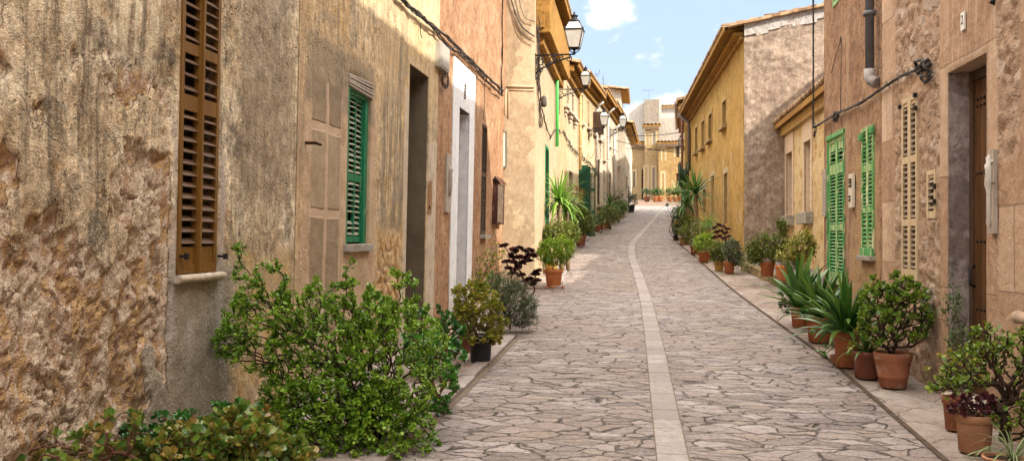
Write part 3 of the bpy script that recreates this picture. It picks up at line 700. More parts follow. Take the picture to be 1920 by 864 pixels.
mA = plaster('weathered_render', [(.20, .14, .085), (.43, .32, .195), (.67, .53, .35), (.86, .74, .54)], 1, (.085, .062, .042), .85, 1.5, .9, speckle=.85, mott=.6,
    blotch=[((.80, .68, .50), 1.3, .48, .60, .8, 3), ((.40, .22, .08), 2.4, .54, .66, .6, 9), ((.10, .08, .06), 2.6, .54, .66, .7, 14)], crack=.5, lump=.55,
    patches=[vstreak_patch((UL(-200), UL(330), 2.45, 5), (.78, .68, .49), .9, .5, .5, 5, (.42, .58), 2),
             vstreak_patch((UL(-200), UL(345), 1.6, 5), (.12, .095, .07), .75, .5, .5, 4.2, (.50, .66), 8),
             patch((UL(268), UL(480), -.3, 1.45), [(.235, .20, .16), (.32, .275, .225), (.41, .36, .30)], .12, .12, 2, .85, -.05, 3),
             patch((UL(318), UL(336), .9, 2.35), [(.40, .34, .32), (.50, .43, .40)], .08, .06, 3, .8, .2),
             patch((UL(408), UL(428), .8, 2.2), [(.40, .34, .32), (.48, .42, .39)], .08, .06, 3, .75, .2),
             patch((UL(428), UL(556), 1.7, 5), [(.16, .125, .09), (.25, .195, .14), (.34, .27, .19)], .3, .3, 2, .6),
             patch((UL(435), UL(552), .1, 1.55), [(.48, .28, .10), (.60, .42, .20), (.42, .30, .20), (.66, .50, .30)], .2, .35, 2.2, .8, .3),
             patch((UL(350), UL(372), .2, 1.1), [(.52, .46, .44), (.60, .54, .52)], .15, .1, 2, .7),
             rubbleattr([(.20, .115, .07), (.46, .31, .22), (.54, .36, .16), (.43, .29, .215), (.68, .57, .43), (.50, .36, .25), (.74, .66, .55), (.44, .26, .12)])])
hA = house('stone_house', 'nearest house on the left, grey-brown streaked render crumbling to bare rubble below', 'house', FL, uA-2, None)
r1 = FL.rect(334, 407, -90, 517, 334)
oA = [(r1[0], r1[1], r1[2], r1[3]+.02, .16)]
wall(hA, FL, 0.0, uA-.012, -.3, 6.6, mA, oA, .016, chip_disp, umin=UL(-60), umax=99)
u0, u1, v0, v1 = r1; um = (u0+u1)/2
win = thing('w', None, None) if False else None
pn = panel(hA, FL, u0, u1, v0, v1+.02, .12, INNER, 'window')
Hh = v1-v0; vr = lambda y: (FL.uv(347, y)[1]-v0)/Hh
rails = [(vr(208), vr(178)), (.70, .735)]
pf = (.06/Hh, (FL.uv(334, 466)[1]-v0)/Hh)
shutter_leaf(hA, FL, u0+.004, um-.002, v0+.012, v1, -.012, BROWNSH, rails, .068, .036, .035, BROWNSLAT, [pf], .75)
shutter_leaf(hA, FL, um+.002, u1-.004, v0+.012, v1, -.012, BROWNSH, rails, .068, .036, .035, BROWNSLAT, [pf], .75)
mb = MB(); mb.box(um-.012, um+.012, -.030, -.010, v0+.012, v1); part(mb, 'cover_strip', BROWNSH, hA, FL, .003)
sill(hA, FL, u0-.04, u1+.075, v0+.008, .085, .055, STONE, True)
for x in (335, 409):
    uu, vv = FL.uv(x, 480); mb = MB(); mb.box(uu-.012, uu+.012, -.06, .03, vv-.008, vv+.008); mb.box(uu-.02, uu+.02, -.062, -.045, vv-.02, vv+.02); part(mb, 'shutter_stay', IRON, hA, FL)

# house B
rG = FL.rect(651, 694, 134, 458, 655); rD = FL.rect(765, 801, 117, 600, 766)
def dispB(U, V):
    D = (fbm(U*1.6, V*1.2, 4, 51)-.5)*.04+(fbm(U*11, V*9, 3, 53)-.5)*.010
    m = sstep(1.9, 1.2, V)*sstep(0, .2, np.minimum(U-UL(706), UL(758)-U)); f1, f2, i_ = worley(U*7, V*6+fbm(U*4, V*4, 3, 2), 4)
    return D-m*(.03-.03*sstep(0, .3, f2-f1)), {}
mB = plaster('ochre_old_render', [(.34, .22, .115), (.52, .365, .205), (.66, .49, .30), (.74, .60, .41)], 1, (.16, .12, .08), .8, 1.2, .8, speckle=.6, crack=.6, lump=.6, mott=.5,
    blotch=[((.30, .27, .21), 1.2, .50, .64, .6, 5), ((.66, .42, .15), 1.8, .54, .66, .6, 21)],
    patches=[patch((UL(556), UL(568), -.3, 5), [(.42, .30, .20), (.52, .36, .22)], .05, .05, 2, .6, .2),
             patch((UL(566), UL(706), -.3, 3.02), [(.42, .29, .185), (.52, .375, .25), (.59, .45, .32)], .06, .10, 2, .95, .3),
             patch((UL(566), UL(702), 2.72, 3.45), [(.22, .18, .13), (.32, .26, .18)], .12, .18, 2, .75, .1),
             ashlar((UL(581), UL(643), -.2, 3.05), (UL(642)-UL(581))/2, .78, [(.20, .155, .10), (.30, .235, .155), (.40, .315, .21)], (.50, .37, .26), .05, .06, .07, .75, .8, (UL(581), .26), 0.0),
             vstreak_patch((UL(706), UL(764), 1.5, 4.4), (.20, .17, .13), .75, .25, .2, 6, (.42, .56), 4),
             patch((UL(704), UL(760), -.3, 1.75), [(.26, .14, .055), (.46, .27, .10), (.58, .42, .25), (.60, .50, .38)], .2, .3, 3, .9, .2, 7),
             vstreak_patch((UL(700), UL(830), 3.0, 6), (.58, .43, .26), .6, .4, .3, 5, (.40, .55), 11),
             patch((UL(757), UL(767), -.3, 3.4), [(.50, .42, .32), (.60, .52, .40)], .03, .03, 3, .8, .3),
             patch((UL(802), UL(820), -.3, 2.9), [(.40, .33, .26), (.52, .43, .34), (.60, .52, .44)], .05, .06, 3, .85, .3),
             patch((UL(783), UL(788), 2.9, 3.45), [(.66, .62, .56), (.72, .68, .62)], .03, .02, 5, .9, .1)])
hB = house('stone_house', 'ochre house with small green shuttered window and deep grey doorway on the left', 'house', FL, uB-1)
wall(hB, FL, uA+.012, uB, -.3, 7.0, mB, [(rG[0], rG[1], rG[2], rG[3]+.0, .22)], .03, dispB) if False else None
oB = [(rG[0], rG[1], rG[2], rG[3], .22), (rD[0], rD[1], -.28, rD[3], .55)]
wall(hB, FL, uA+.012, uB, -.3, 7.0, mB, oB, .028, dispB)
# grey plaster lining of the doorway: jambs and soffit 4 mm proud of the opening
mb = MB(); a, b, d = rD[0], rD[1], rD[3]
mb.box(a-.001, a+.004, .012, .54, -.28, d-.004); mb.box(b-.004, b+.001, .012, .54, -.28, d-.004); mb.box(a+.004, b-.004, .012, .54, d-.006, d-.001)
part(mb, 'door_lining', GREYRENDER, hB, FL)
mb = MB(); mb.box(a, b, .50, .54, -.28, d)
for i in range(4): mb.box(a+.06+(b-a-.08)*i/4, a+.06+(b-a-.08)*(i+1)/4-.03, .485, .502, .5, d-.15)
part(mb, 'door', DOORW, hB, FL, .004)
panel(hB, FL, rG[0], rG[1], rG[2], rG[3], .19, INNER, 'window')
a, b, c, d = rG; fw = .05
mb = MB(); mb.box(a, a+fw, .0, .07, c, d-.14); mb.box(b-fw-.05, b, .03, .10, c, d-.16); mb.box(a+fw, b-fw, .03, .09, d-.20, d-.14); part(mb, 'window_frame', GREENOLD, hB, FL, .004)
mb = MB()
for i in range(5): M_ = Matrix.Translation(((a+b)/2, .0, d-.015-.03*i)) @ Matrix.Rotation(R(-1.5+i*.8), 4, 'Y'); mb.box(-(b-a)/2-.03, (b-a)/2+.03, -.012-.006*(i % 2), .05, -.012, .010, M_)
part(mb, 'lintel_boards', GREYWOOD, hB, FL)
um = a+(b-a)*.50
shutter_leaf(hB, FL, a+fw+.005, um+.02, c+.02, d-.20, .045, GREENOLD, [(.42, .47)], .052, .03, .03, GREYSLAT, [], .7, .05)
shutter_leaf(hB, FL, um+.025, b-fw-.05, c+.02, d-.20, .06, GREENOLD, [(.42, .47)], .052, .03, .03, GREYSLAT, [], .7, .08)
sill(hB, FL, a-.05, b+.04, c+.0, .05, .075, STONEG)
uu, vv = FL.uv(572, 268); mb = MB(); mb.tube([FL.w(uu, .05, vv)-FL.w(0, 0, 0), FL.w(uu, -.06, vv)-FL.w(0, 0, 0)], .012, 6)
ho = MB(); ho.tube([(uu, .05, vv), (uu, -.10, vv), (uu, -.10, vv)], .014, 8); ho.tube([(uu, -.09, vv), (uu+.10, -.105, vv-.005)], .012, 8); part(ho, 'iron_hook', RUST, hB, FL)
q = FL.rect(803, 810, 338, 400, 803); mb = MB(); mb.box(q[0], q[1], -.012, .004, q[2], q[3]); mb.box(q[0]+.03, q[1]-.03, -.016, -.010, (q[2]+q[3])/2, q[3]-.04); o = part(mb, 'bell_plate', flat('bronze_plate', (.30, .17, .08), .5, .3, .25, 20), hB, FL, .004)
mb = MB(); mb.box(q[0]+.05, q[0]+.09, -.022, -.012, q[2]+.06, q[2]+.10); part(mb, 'bell_button', IRON, hB, FL)

# house C: pink-brown pebble render, white door surround
uW0, uW1 = UL(846), UL(887); rW = FL.rect(858, 877.5, 199, 600, 858)
mC = plaster('terracotta_render', [(.21, .10, .048), (.34, .18, .095), (.46, .27, .155), (.62, .44, .29)], 1, (.20, .10, .055), .5, 2.2, .9, speckle=.95, crack=.15, lump=.4,
    blotch=[((.52, .32, .20), 1.1, .5, .64, .5, 5), ((.16, .08, .055), 2.2, .58, .7, .5, 12)])
hC = house('stone_house', 'terracotta rendered house with white painted door surround on the left', 'house', FL, uC-2)
def dispC(U, V): return (fbm(U*1.6, V*1.6, 4, 61)-.5)*.02+(fbm(U*22, V*22, 2, 63)-.5)*.010, {}
rV1 = FL.rect(903, 913, 230, 440, 903); rV2 = FL.rect(882, 889, 322, 385, 882)
wall(hC, FL, uB+.006, uC, -.3, 7.3, mC, [(rW[0], rW[1], -.28, rW[3], .5), rV1+(.12,), rV2+(.12,)], .04, dispC)
vt = FL.uv(851, 106)[1]
mb = MB(); a, b, d = rW[0], rW[1], rW[3]
mb.box(uW0, a, -.016, .006, -.25, vt); mb.box(b, uW1, -.016, .006, -.25, vt); mb.box(a, b, -.016, .006, d, vt)
mb.box(a-.002, a+.008, .006, .49, -.25, d-.008); mb.box(b-.008, b+.002, .006, .49, -.25, d-.008)
part(mb, 'door_surround', WHITEWASH, hC, FL)
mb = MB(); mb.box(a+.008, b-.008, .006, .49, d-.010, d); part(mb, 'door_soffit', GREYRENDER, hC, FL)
mb = MB(); mb.box(a, b, .46, .49, -.28, d); part(mb, 'door', DOORW, hC, FL)
mb = MB(); uu, vv = FL.uv(869, 172); mb.tube([(uu, -.03, vv-.12), (uu, -.034, vv+.14)], .008, 6); [mb.box(uu-.035+.01*(k % 2), uu+.035, -.026, -.017, vv+.085-.05*k, vv+.105-.05*k) for k in range(5)]; part(mb, 'iron_ornament', RUST, hC, FL)
for rv_, pc in ((rV1, .045), (rV2, .045)):
    a, b, c, d = rv_; panel(hC, FL, a, b, c, d, .10, INNER, 'window'); shutter_leaf(hC, FL, a+.005, b-.005, c+.01, d-.01, .0, DARKSH, [(.53, .56)] if d-c > 1 else [], pc, .035, .03, DARKSH, [], .7); 
sill(hC, FL, rV1[0]-.02, rV1[1]+.05, rV1[2], .10, .07, STONEG)

# things hanging on the left walls --------------------------------
def hang(name, label, cat, F, u, v, y=0):
    p = F.w(u, y, v); return thing(name, label, cat, tuple(p))
u_, v_ = FL.uv(820, 100)
o = hang('utility_box', 'grey-white electricity box under the cable bundle beside the deep grey doorway', 'utility box', FL, u_, v_)
q = FL.rect(811, 828, 73, 122, 811)
mb = MB(); mb.box(q[0], q[1], -.085, .0, q[2], q[3]); part(mb, 'case', WHITEBOX, o, FL, .008)
mb = MB(); mb.box(q[0]+.03, q[1]-.03, -.094, -.086, q[2]+.03, q[3]-.03); part(mb, 'lid', WHITEBOX, o, FL, .004)
pts = []; cu, cv = (q[0]+q[1])/2+.1, q[2]-.13
for k in range(46): th = k*.42; rr = .10+.035*math.sin(k*.9); pts.append(FL.w(cu+rr*math.cos(th)*1.1, -.07-.02*math.sin(k*1.3), cv+rr*math.sin(th)*1.1))
c0 = pts[0].copy(); mb = MB(); mb.tube([p-c0 for p in pts], .0075, 5); o = mb.build('cable_coil', CABLE); o.location = c0; tag(o, 'black coil of spare cable hanging under the grey-white utility box', 'cable')
# weathered plank
q = FL.rect(834, 843, 288, 398, 836); mb = MB(); mb.box(q[0], q[1], -.035, -.002, q[2], q[3]); o = mb.build('wooden_board', GREYWOOD); o.matrix_world = FL.M; tag(o, 'weathered grey board fixed upright on terracotta wall left of the white doorway', 'board')
mb = MB(); cu = (q[0]+q[1])/2; mb.lathe([(.0, -.20), (.03, -.18), (.045, 0), (.035, .12), (.05, .2), (0, .26)], (cu, -.045, (q[2]+q[3])/2), 10); put(mb.build('carved_relief', GREYWOOD), o, None)
# cable bundles under the eaves line
def LP(px, py, out=.05): u, v = FL.uv(px, py); return FL.w(u, -out, v)
bundle('cable_bundle', 'thick bundle of dark cables sloping along the upper wall of the left houses', [LP(*p) for p in ((690, -60), (740, -5), (770, 20), (800, 45), (835, 72), (870, 106), (905, 141), (938, 170))], 5, .013, .025, CABLEG, wig=.012)
bundle('cable_bundle', 'thinner tangled cables looping below the thick bundle on the left wall', [LP(*p) for p in ((735, -8), (762, 18), (790, 40), (812, 62), (830, 88), (852, 96), (880, 122), (905, 152), (936, 180))], 3, .009, .035, CABLE, wig=.035, ties=1)
bundle('cable_bundle', 'vertical cable bundle on the corner where terracotta meets cream wall', [LP(938, -30), LP(937, 60), LP(937, 110), LP(936, 180)], 3, .010, .02, CABLE, wig=.02, ties=1)
cable('wire', 'thin black wire dropping down the terracotta wall over the narrow louvre', [LP(907, 150, .02), LP(906, 200, .02), LP(905, 222, .02)], .005)
cable('wire', 'short black wire hooked on wall above the white paint stripe', [LP(784, 44, .03), LP(784, 62, .03), LP(787, 72, .03)], .006)
# notice box on the corner
q = FL.rect(925, 938, 345, 418, 930); o = hang('notice_box', 'maroon wooden notice box with little gabled roof on the terracotta corner', 'notice box', FL, q[0], q[2])
mb = MB(); a, b, c, d = q; b = min(b, uC-.03); dp = .09
mb.box(a, b, -dp, -.002, c, d); mb.box(a-.01, b+.01, -dp-.012, -.002, c-.03, c); mb.box(a-.01, a+.04, -dp-.012, -dp, c, d); mb.box(b-.04, b+.01, -dp-.012, -dp, c, d); part(mb, 'case', MAROON, o, FL, .004)
mb = MB(); mb.box(a+.045, b-.045, -dp-.004, -dp-.001, c+.02, d-.02); part(mb, 'pane', DARKGLASS, o, FL)
mb = MB(); z = d
for (ya, yb, za, zb) in ((-dp-.05, -dp/2, 0, .11), (-dp/2, .0, .11, .04)):
    n = len(mb.v); mb.v += [(a-.05, ya, z+za), (b+.02, ya, z+za), (b+.02, yb, z+zb), (a-.05, yb, z+zb), (a-.05, ya, z+za+.022), (b+.02, ya, z+za+.022), (b+.02, yb, z+zb+.022), (a-.05, yb, z+zb+.022)]
    mb.f += [(n, n+3, n+2, n+1), (n+4, n+5, n+6, n+7), (n, n+1, n+5, n+4), (n+2, n+3, n+7, n+6), (n+1, n+2, n+6, n+5), (n, n+4, n+7, n+3)]; mb.sm += [False]*6
part(mb, 'roof', MAROON, o, FL)

# ------------------------------------------------------------------ cream house whose side wall faces down the street
XD = -2.23
FD0 = Facade((-3.6, 18.6), (XD, 18.6)); FD = Facade((XD, 18.6), (-2.32, 24.9))
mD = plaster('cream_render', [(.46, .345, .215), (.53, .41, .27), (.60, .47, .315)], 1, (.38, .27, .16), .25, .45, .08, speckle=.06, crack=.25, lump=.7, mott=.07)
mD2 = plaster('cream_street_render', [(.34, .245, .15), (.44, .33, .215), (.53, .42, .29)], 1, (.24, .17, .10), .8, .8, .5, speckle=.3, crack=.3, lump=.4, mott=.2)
hD = thing('stone_house', 'cream house whose smooth side wall faces the camera behind the terracotta house', 'house', (XD, 18.6, g(18.6)))
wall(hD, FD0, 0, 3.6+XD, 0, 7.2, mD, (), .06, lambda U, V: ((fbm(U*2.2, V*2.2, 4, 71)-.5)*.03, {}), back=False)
uG1 = FD.uv(1022, 300)[0]; uG2 = FD.uv(1029, 300)[0]
dd = [(uG1, uG2, 0.2, FD.uv(1024, 272)[1], .2)]
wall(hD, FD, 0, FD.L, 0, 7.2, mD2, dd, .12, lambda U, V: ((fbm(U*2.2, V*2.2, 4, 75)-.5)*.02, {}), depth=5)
shutter_leaf(hD, FD, uG1+.01, uG2-.01, .7, dd[0][3]-.02, -.01, flat('bright_green_paint', (.03, .22, .10), .5), [(.4, .44)], .06, .05, .035); panel(hD, FD, uG1, uG2, .2, dd[0][3], .17, INNER, 'window')
mb = MB(); mb.box(XD-.0-.0, XD, 0, 0, 0, 0)
# moulded relief on the side wall: raised bead that turns down
def DP(px, py, out=.0): u, v = FD0.uv(px, py); return (u, -out, v)
mb = MB(); mb.tube([DP(1002, 163, .02), DP(975, 163, .02), DP(952, 162, .02), DP(948, 168, .02), DP(948, 215, .02), DP(940, 222, .02), DP(932, 222, .02)], .022, 8); mb.tube([DP(1002, 170, .012), DP(957, 169, .012), DP(954, 175, .012), DP(953, 222, .012)], .015, 8); part(mb, 'plaster_bead', mD, hD, FD0)
# eave box and roof
mb = MB(); e0 = 5.85
oh = .30
mb.box(.35, FD.L, -oh, .02, e0, e0+.95); mb.box(.5, FD.L, -oh+.16, .02, e0-.22, e0-.002)
part(mb, 'eave_box', SOFFIT, hD, FD, .02)
mb = MB(); mb.box(.30, .36, -oh+.12, -.002, e0+.1, e0+.98); part(mb, 'eave_end', SOFFIT, hD, FD, .01)
tiles(hD, FD, .3, FD.L, e0+1.25, .50, .32, 5.4)
# street sign on the side wall (its left part hides behind the corner)
a = FD0.uv(905, 300)[0]; b, vt = FD0.uv(951, 246); vb = FD0.uv(951, 315)[1]
o = hang('street_sign', 'white framed street sign half hidden behind the terracotta corner', 'sign', FD0, b-.2, vb)
mb = MB(); fr = .035; y0 = -.055
mb.box(a, b, y0, -.035, vb, vb+fr); mb.box(a, b, y0, -.035, vt-fr, vt); mb.box(b-fr, b, y0, -.035, vb+fr, vt-fr); mb.box(a, a+fr, y0, -.035, vb+fr, vt-fr)
mb.box(b-.17, b-.14, -.05, .0, vt, vt+.05); mb.box(b-.17, b-.14, -.05, .0, vb-.05, vb); part(mb, 'frame', SIGNGREY, o, FD0, .003)
mb = MB(); mb.box(a+fr, b-fr, -.050, -.038, vb+fr, vt-fr); part(mb, 'plate', SIGNWHITE, o, FD0)
def text(par, F, s, u, v, h, y, mat, align='RIGHT', name='lettering'):
    cu = bpy.data.curves.new(name, 'FONT'); cu.body = s; cu.size = h*1.4; cu.align_x = align; cu.extrude = .0015; cu.space_character = 1.1
    ob = bpy.data.objects.new(name, cu); COL.objects.link(ob); bpy.context.view_layer.update()
    me = bpy.data.meshes.new_from_object(ob.evaluated_get(bpy.context.evaluated_depsgraph_get())); bpy.data.objects.remove(ob)
    o2 = bpy.data.objects.new(name, me); COL.objects.link(o2); me.materials.clear(); me.materials.append(mat)
    put(o2, par, F.M @ Matrix.Translation((u, y, v)) @ Matrix.Rotation(R(90), 4, 'X')); return o2
for s_, py in (('AR', 279), ('A', 292), ('RI', 299), ('T', 307)):
    uu, vv = FD0.uv(940 if s_ in ('AR', 'RI', 'T') else 937, py); text(o, FD0, s_, uu, vv, .055, -.0515, TEXTBLK)
# cables on and above the side wall
def DW(px, py, out=.05): u, v = FD0.uv(px, py); return FD0.w(u, -out, v)
cable('cable', 'thick slack cable curving down to the cream corner', [DW(955, -12), DW(966, 22), DW(980, 52), DW(1003, 70)], .016, CABLEG)
cable('cable', 'thin slack cable hanging just below the thick one on the cream side wall', [DW(964, 20), DW(972, 50), DW(985, 72), DW(1003, 80)], .007, CABLEG)
cable('cable', 'thin upper cable reaching the cream corner beside the eave box', [DW(972, -10), DW(980, 25), DW(990, 38), DW(1004, 42)], .008, CABLEG)
cable('cable', 'thin wire leaning across the cream side wall from its corner', [DW(1003, 84), DW(985, 66), DW(975, 40)], .005, CABLEG)
def DS(px, py, out=.05): u, v = FD.uv(px, py); return FD.w(u, -out, v)
bundle('cable_bundle', 'messy vertical cable bundle down the corner of the cream house', [DS(1006, 18), DS(1005, 60), DS(1006, 120), DS(1006, 160), DS(1008, 200), DS(1010, 240)], 4, .011, .03, CABLEG, wig=.04, ties=2)
bundle('cable_bundle', 'sagging wires crossing the cream facade below the first lamp', [DS(1008, 190), DS(1018, 230), DS(1028, 260), DS(1040, 240), DS(1050, 250)], 2, .009, .02, CABLEG, wig=.03)
o = MB(); uu, v0_ = FD.uv(1039.5, 275); o.tube([(uu, -.07, v0_), (uu, -.07, FD.uv(1039.5, 90)[1])], .045, 10); o = part(o, 'drainpipe', PIPEGREEN, hD, FD)
mb = MB(); uu, vv = FD.uv(1011, 192); mb.lathe([(.05, 0), (.07, .05), (.06, .2), (.02, .24)], (uu, -.1, vv-.1), 10); part(mb, 'junction_box', CABLEG, hD, FD)

# ------------------------------------------------------------------ the rest of the left row
LROW = []
def rowhouse(label, p0, p1, top, cols, streakc, over=.42, eave=None, holes=(), pitch=.3, seed=0, rubble=None, roof=True):
    F = Facade(p0, p1); m_ = plaster('facade_render', cols, 1, streakc, .85, .9, .6, speckle=.35, crack=.3, lump=.4, patches=[stones((F.L*.1, F.L*.9, .5, top*.8), [(.34, .22, .10), (.5, .36, .2), (.6, .5, .36)], (.62, .5, .34), amt=.6, off=seed)] if rubble else ())
    h = thing('stone_house', label, 'house', (p0[0], p0[1], g(p0[1]))); ops = []
    for (x0, x1, yt, yb, kind) in holes:
        q = F.rect(x0, x1, yt, yb, (x0+x1)/2); q = (max(.05, q[0]), min(F.L-.05, q[1]), max(.3, q[2]), min(top-.3, q[3]))
        if q[1]-q[0] < .15 or q[3]-q[2] < .2: continue
        ops.append((q, kind))
    wall(h, F, 0, F.L, 0, top, m_, [q+(.2,) for q, k in ops], .14, lambda U, V: ((fbm(U*1.8, V*1.8, 4, 80+seed)-.5)*.03, {}), depth=6)
    for q, k in ops:
        a, b, c, d = q
        if k == 'door': panel(h, F, a, b, c, d, .16, DOORW, 'door'); continue
        if k == 'arch': panel(h, F, a, b, c, d, .16, DARKSH, 'door'); continue
        panel(h, F, a, b, c, d, .18, DARKGLASS, 'window')
        mt_ = {'green': GREENDK, 'brown': DARKSH, 'tan': TANSH, 'grey': GREYWOOD}[k.split('_')[0]]
        if k.endswith('open'):
            for (x, sgn) in ((a, -1), (b, 1)):
                mb = MB(); mb.box(min(x, x+sgn*.03), max(x, x+sgn*.03), -.32, .0, c+.02, d-.02); [mb.box(min(x-.01, x+sgn*.03-.0), max(x+.01, x+sgn*.03), -.29, -.03, c+.1+j*.1, c+.13+j*.1) for j in range(int((d-c-.2)/.1))]; part(mb, 'shutter', mt_, h, F)
        else:
            um = (a+b)/2; shutter_leaf(h, F, a+.01, um-.004, c+.01, d-.01, .03, mt_, [(.5, .54)], .08, .05, .03); shutter_leaf(h, F, um+.004, b-.01, c+.01, d-.01, .03, mt_, [(.5, .54)], .08, .05, .03)
        if k != 'door' and c > g(p0[1])+.9: sill(h, F, a-.08, b+.08, c, .12, .08, STONE)
    if eave is not False and roof:
        mb = MB(); mb.box(.0, F.L, -over*.55, -.003, top-.22, top-.02); mb.box(0, F.L, -over*.25, -.004, top-.42, top-.225); part(mb, 'cornice', SOFFIT, h, F, .02)
        tiles(h, F, -.05, F.L+.05, top+.0, over, pitch, 4.5, seed=seed)
    return F, h
CR = [(.36, .27, .17), (.50, .39, .26), (.60, .49, .35)]
CR2 = [(.34, .24, .13), (.46, .345, .20), (.56, .44, .28)]
CR3 = [(.40, .32, .23), (.50, .42, .32), (.60, .52, .42)]
FE, hE = rowhouse('tall narrow cream house with high tiled eave just past the green drainpipe', (-2.32, 24.93), (-2.28, 27.2), 7.75, CR2, (.34, .24, .13), .30, None, (), seed=1)
FF, hF = rowhouse('cream house with three bracketed upper windows between green and ochre pipes', (-2.30, 27.25), (-2.22, 31.2), 6.75, CR, (.36, .27, .16), .42, None,
    ((1054.5, 1058, 152, 196, 'grey_open'), (1063, 1067, 162, 208, 'grey'), (1072, 1076, 178, 218, 'grey'), (1067, 1074, 322, 420, 'arch'), (1056, 1061, 300, 420, 'brown')), seed=2)
for x, y in ((1058, 208), (1067, 220), (1076, 231)):
    uu, vv = FF.uv(x, y); mb = MB(); mb.box(uu-.35, uu+.35, -.16, -.003, vv+.06, vv+.14); mb.box(uu-.26, uu+.26, -.10, -.003, vv-.06, vv+.058); mb.box(uu-.15, uu+.15, -.06, -.003, vv-.16, vv-.062); part(mb, 'stone_bracket', STONE, hF, FF, .01)
FH, hH = rowhouse('weathered cream house with patches of bare stone and one dark green door shutter', (-2.22, 31.25), (-1.88, 36.5), 7.15, CR2, (.30, .21, .11), .42, None,
    ((1090, 1092.5, 180, 232, 'brown'), (1101, 1105, 192, 240, 'tan'), (1112, 1117, 212, 252, 'brown_open'), (1085, 1090, 310, 440, 'green_open'), (1104, 1110, 325, 420, 'door')), seed=3, rubble=True)
FI, hI = rowhouse('pale plastered house with brown shutters behind the tall steel pole on the left', (-1.88, 36.55), (-1.62, 41.2), 7.45, CR3, (.40, .32, .22), .45, None,
    ((1122, 1127, 218, 262, 'brown'), (1120, 1125, 300, 385, 'brown'), (1130, 1134, 262, 300, 'tan'), (1131, 1135, 320, 380, 'door')), seed=4)
FJ, hJ = rowhouse('narrow pale house with long tiled eave next to the projecting grey end house', (-1.62, 41.25), (-1.32, 46.95), 7.6, CR3, (.38, .31, .22), .45, None,
    ((1140, 1144, 235, 275, 'brown'), (1150, 1153, 245, 280, 'brown'), (1141, 1145, 325, 380, 'brown'), (1151, 1154, 325, 370, 'grey')), seed=5)
# projecting end house: grey side wall facing the camera
mGs = plaster('grey_cream_render', [(.42, .36, .28), (.52, .45, .36), (.58, .52, .43)], 1, (.26, .22, .17), .6, .4, .3, speckle=.2)
hK = thing('stone_house', 'grey end house whose side wall projects into the street', 'house', (-1.0, 47, g(47)))
FK0 = Facade((-3.5, 47.0), (-.93, 47.0)); wall(hK, FK0, 0, FK0.L, 1.5, 7.3, mGs, (), .25, back=False)
FK, _ = Facade((-.93, 47.0), (-.72, 56)), 0
wall(hK, FK, 0, FK.L, 1.5, 7.3, mGs, [(3.0, 4.0, 5.1, 6.3, .2), (3.0, 4.0, 2.6, 4.4, .2)], .25, depth=3)
panel(hK, FK, 3, 4, 5.1, 6.3, .15, DARKGLASS); panel(hK, FK, 3, 4, 2.6, 4.4, .15, DOORW, 'door')
mb = MB(); mb.box(-.1, FK.L, -.3, -.003, 7.1, 7.3); part(mb, 'cornice', SOFFIT, hK, FK); tiles(hK, FK, -.25, FK.L, 7.32, .45, .28, 4)
mb = MB(); mb.box(.1, FK0.L-.25, -.09, -.004, 5.05, 5.15); part(mb, 'string_course', STONEG, hK, FK0)
# set back upper storey with broken roof
FU = Facade((-4.2, 50.5), (-1.25, 50.5)); hU = thing('roof_block', 'grey gabled attic standing behind the last left roofs against the sky', 'house', (-2, 50.5, g(50)))
wall(hU, FU, 0, FU.L, 6.5, 9.9, mGs, [(2.35, 2.65, 8.55, 8.85, .2)], .25, topf=lambda u: 9.95-.30*(u/FU.L), depth=5); panel(hU, FU, 2.35, 2.65, 8.55, 8.85, .15, INNER)
FU2 = Facade((-1.25, 50.5), (-1.25, 55.5)); tiles(hU, FU2, -.3, 5, 9.62, .45, .12, 3.4)

# pipes, wires and lamps on the row
def RP(F, px, py, out=.06): u, v = F.uv(px, py); return F.w(u, -out, v)
def pipe(parent, F, px, y0, y1, r, mat, name='drainpipe'):
    u, va = F.uv(px, y0); vb = F.uv(px, y1)[1]; mb = MB(); mb.tube([(u, -r-.03, va), (u, -r-.03, vb)], r, 10)
    for k in range(1, 4): z = va+(vb-va)*k/4; mb.tube([(u, -r-.03, z-.03), (u, -r-.03, z+.03)], r*1.25, 10)
    mb.tube([(u, -r-.03, max(va, vb)), (u, -r-.10, max(va, vb)+.12), (u, -.36, max(va, vb)+.28)], r, 10); part(mb, name, mat, parent, F)
pipe(hF, FF, 1083.5, 318, 152, .05, PIPECREAM)
pipe(hH, FH, 1115, 330, 205, .045, flat('zinc_pipe', (.32, .30, .27), .5, .3), )
pipe(hI, FI, 1137, 380, 215, .05, flat('pale_pipe', (.5, .45, .38), .6))
pipe(hJ, FJ, 1149, 385, 245, .05, flat('light_grey_pipe', (.42, .40, .37), .6))
bundle('cable_bundle', 'tangle of old wires sagging across the bracketed cream facade', [RP(FF, 1053, 245), RP(FF, 1060, 262), RP(FF, 1070, 278), RP(FF, 1082, 290)], 3, .010, .05, CABLEG, wig=.06, ties=2)
bundle('cable_bundle', 'loose wires crossing the bare stone facade above the dark green shutter', [RP(FH, 1086, 285), RP(FH, 1094, 300), RP(FH, 1104, 305), RP(FH, 1113, 320)], 3, .010, .05, CABLEG, wig=.08, ties=2)
cable('wire', 'thin wire hanging from the eave beside the ochre pipe', [RP(FH, 1098, 290), RP(FH, 1106, 296), RP(FH, 1114, 280)], .008, CABLEG)
bundle('cable_bundle', 'vertical wires hanging on the pale plastered house by the steel pole', [RP(FI, 1121, 230), RP(FI, 1123, 270), RP(FI, 1121, 310)], 2, .010, .05, CABLEG, wig=.06)
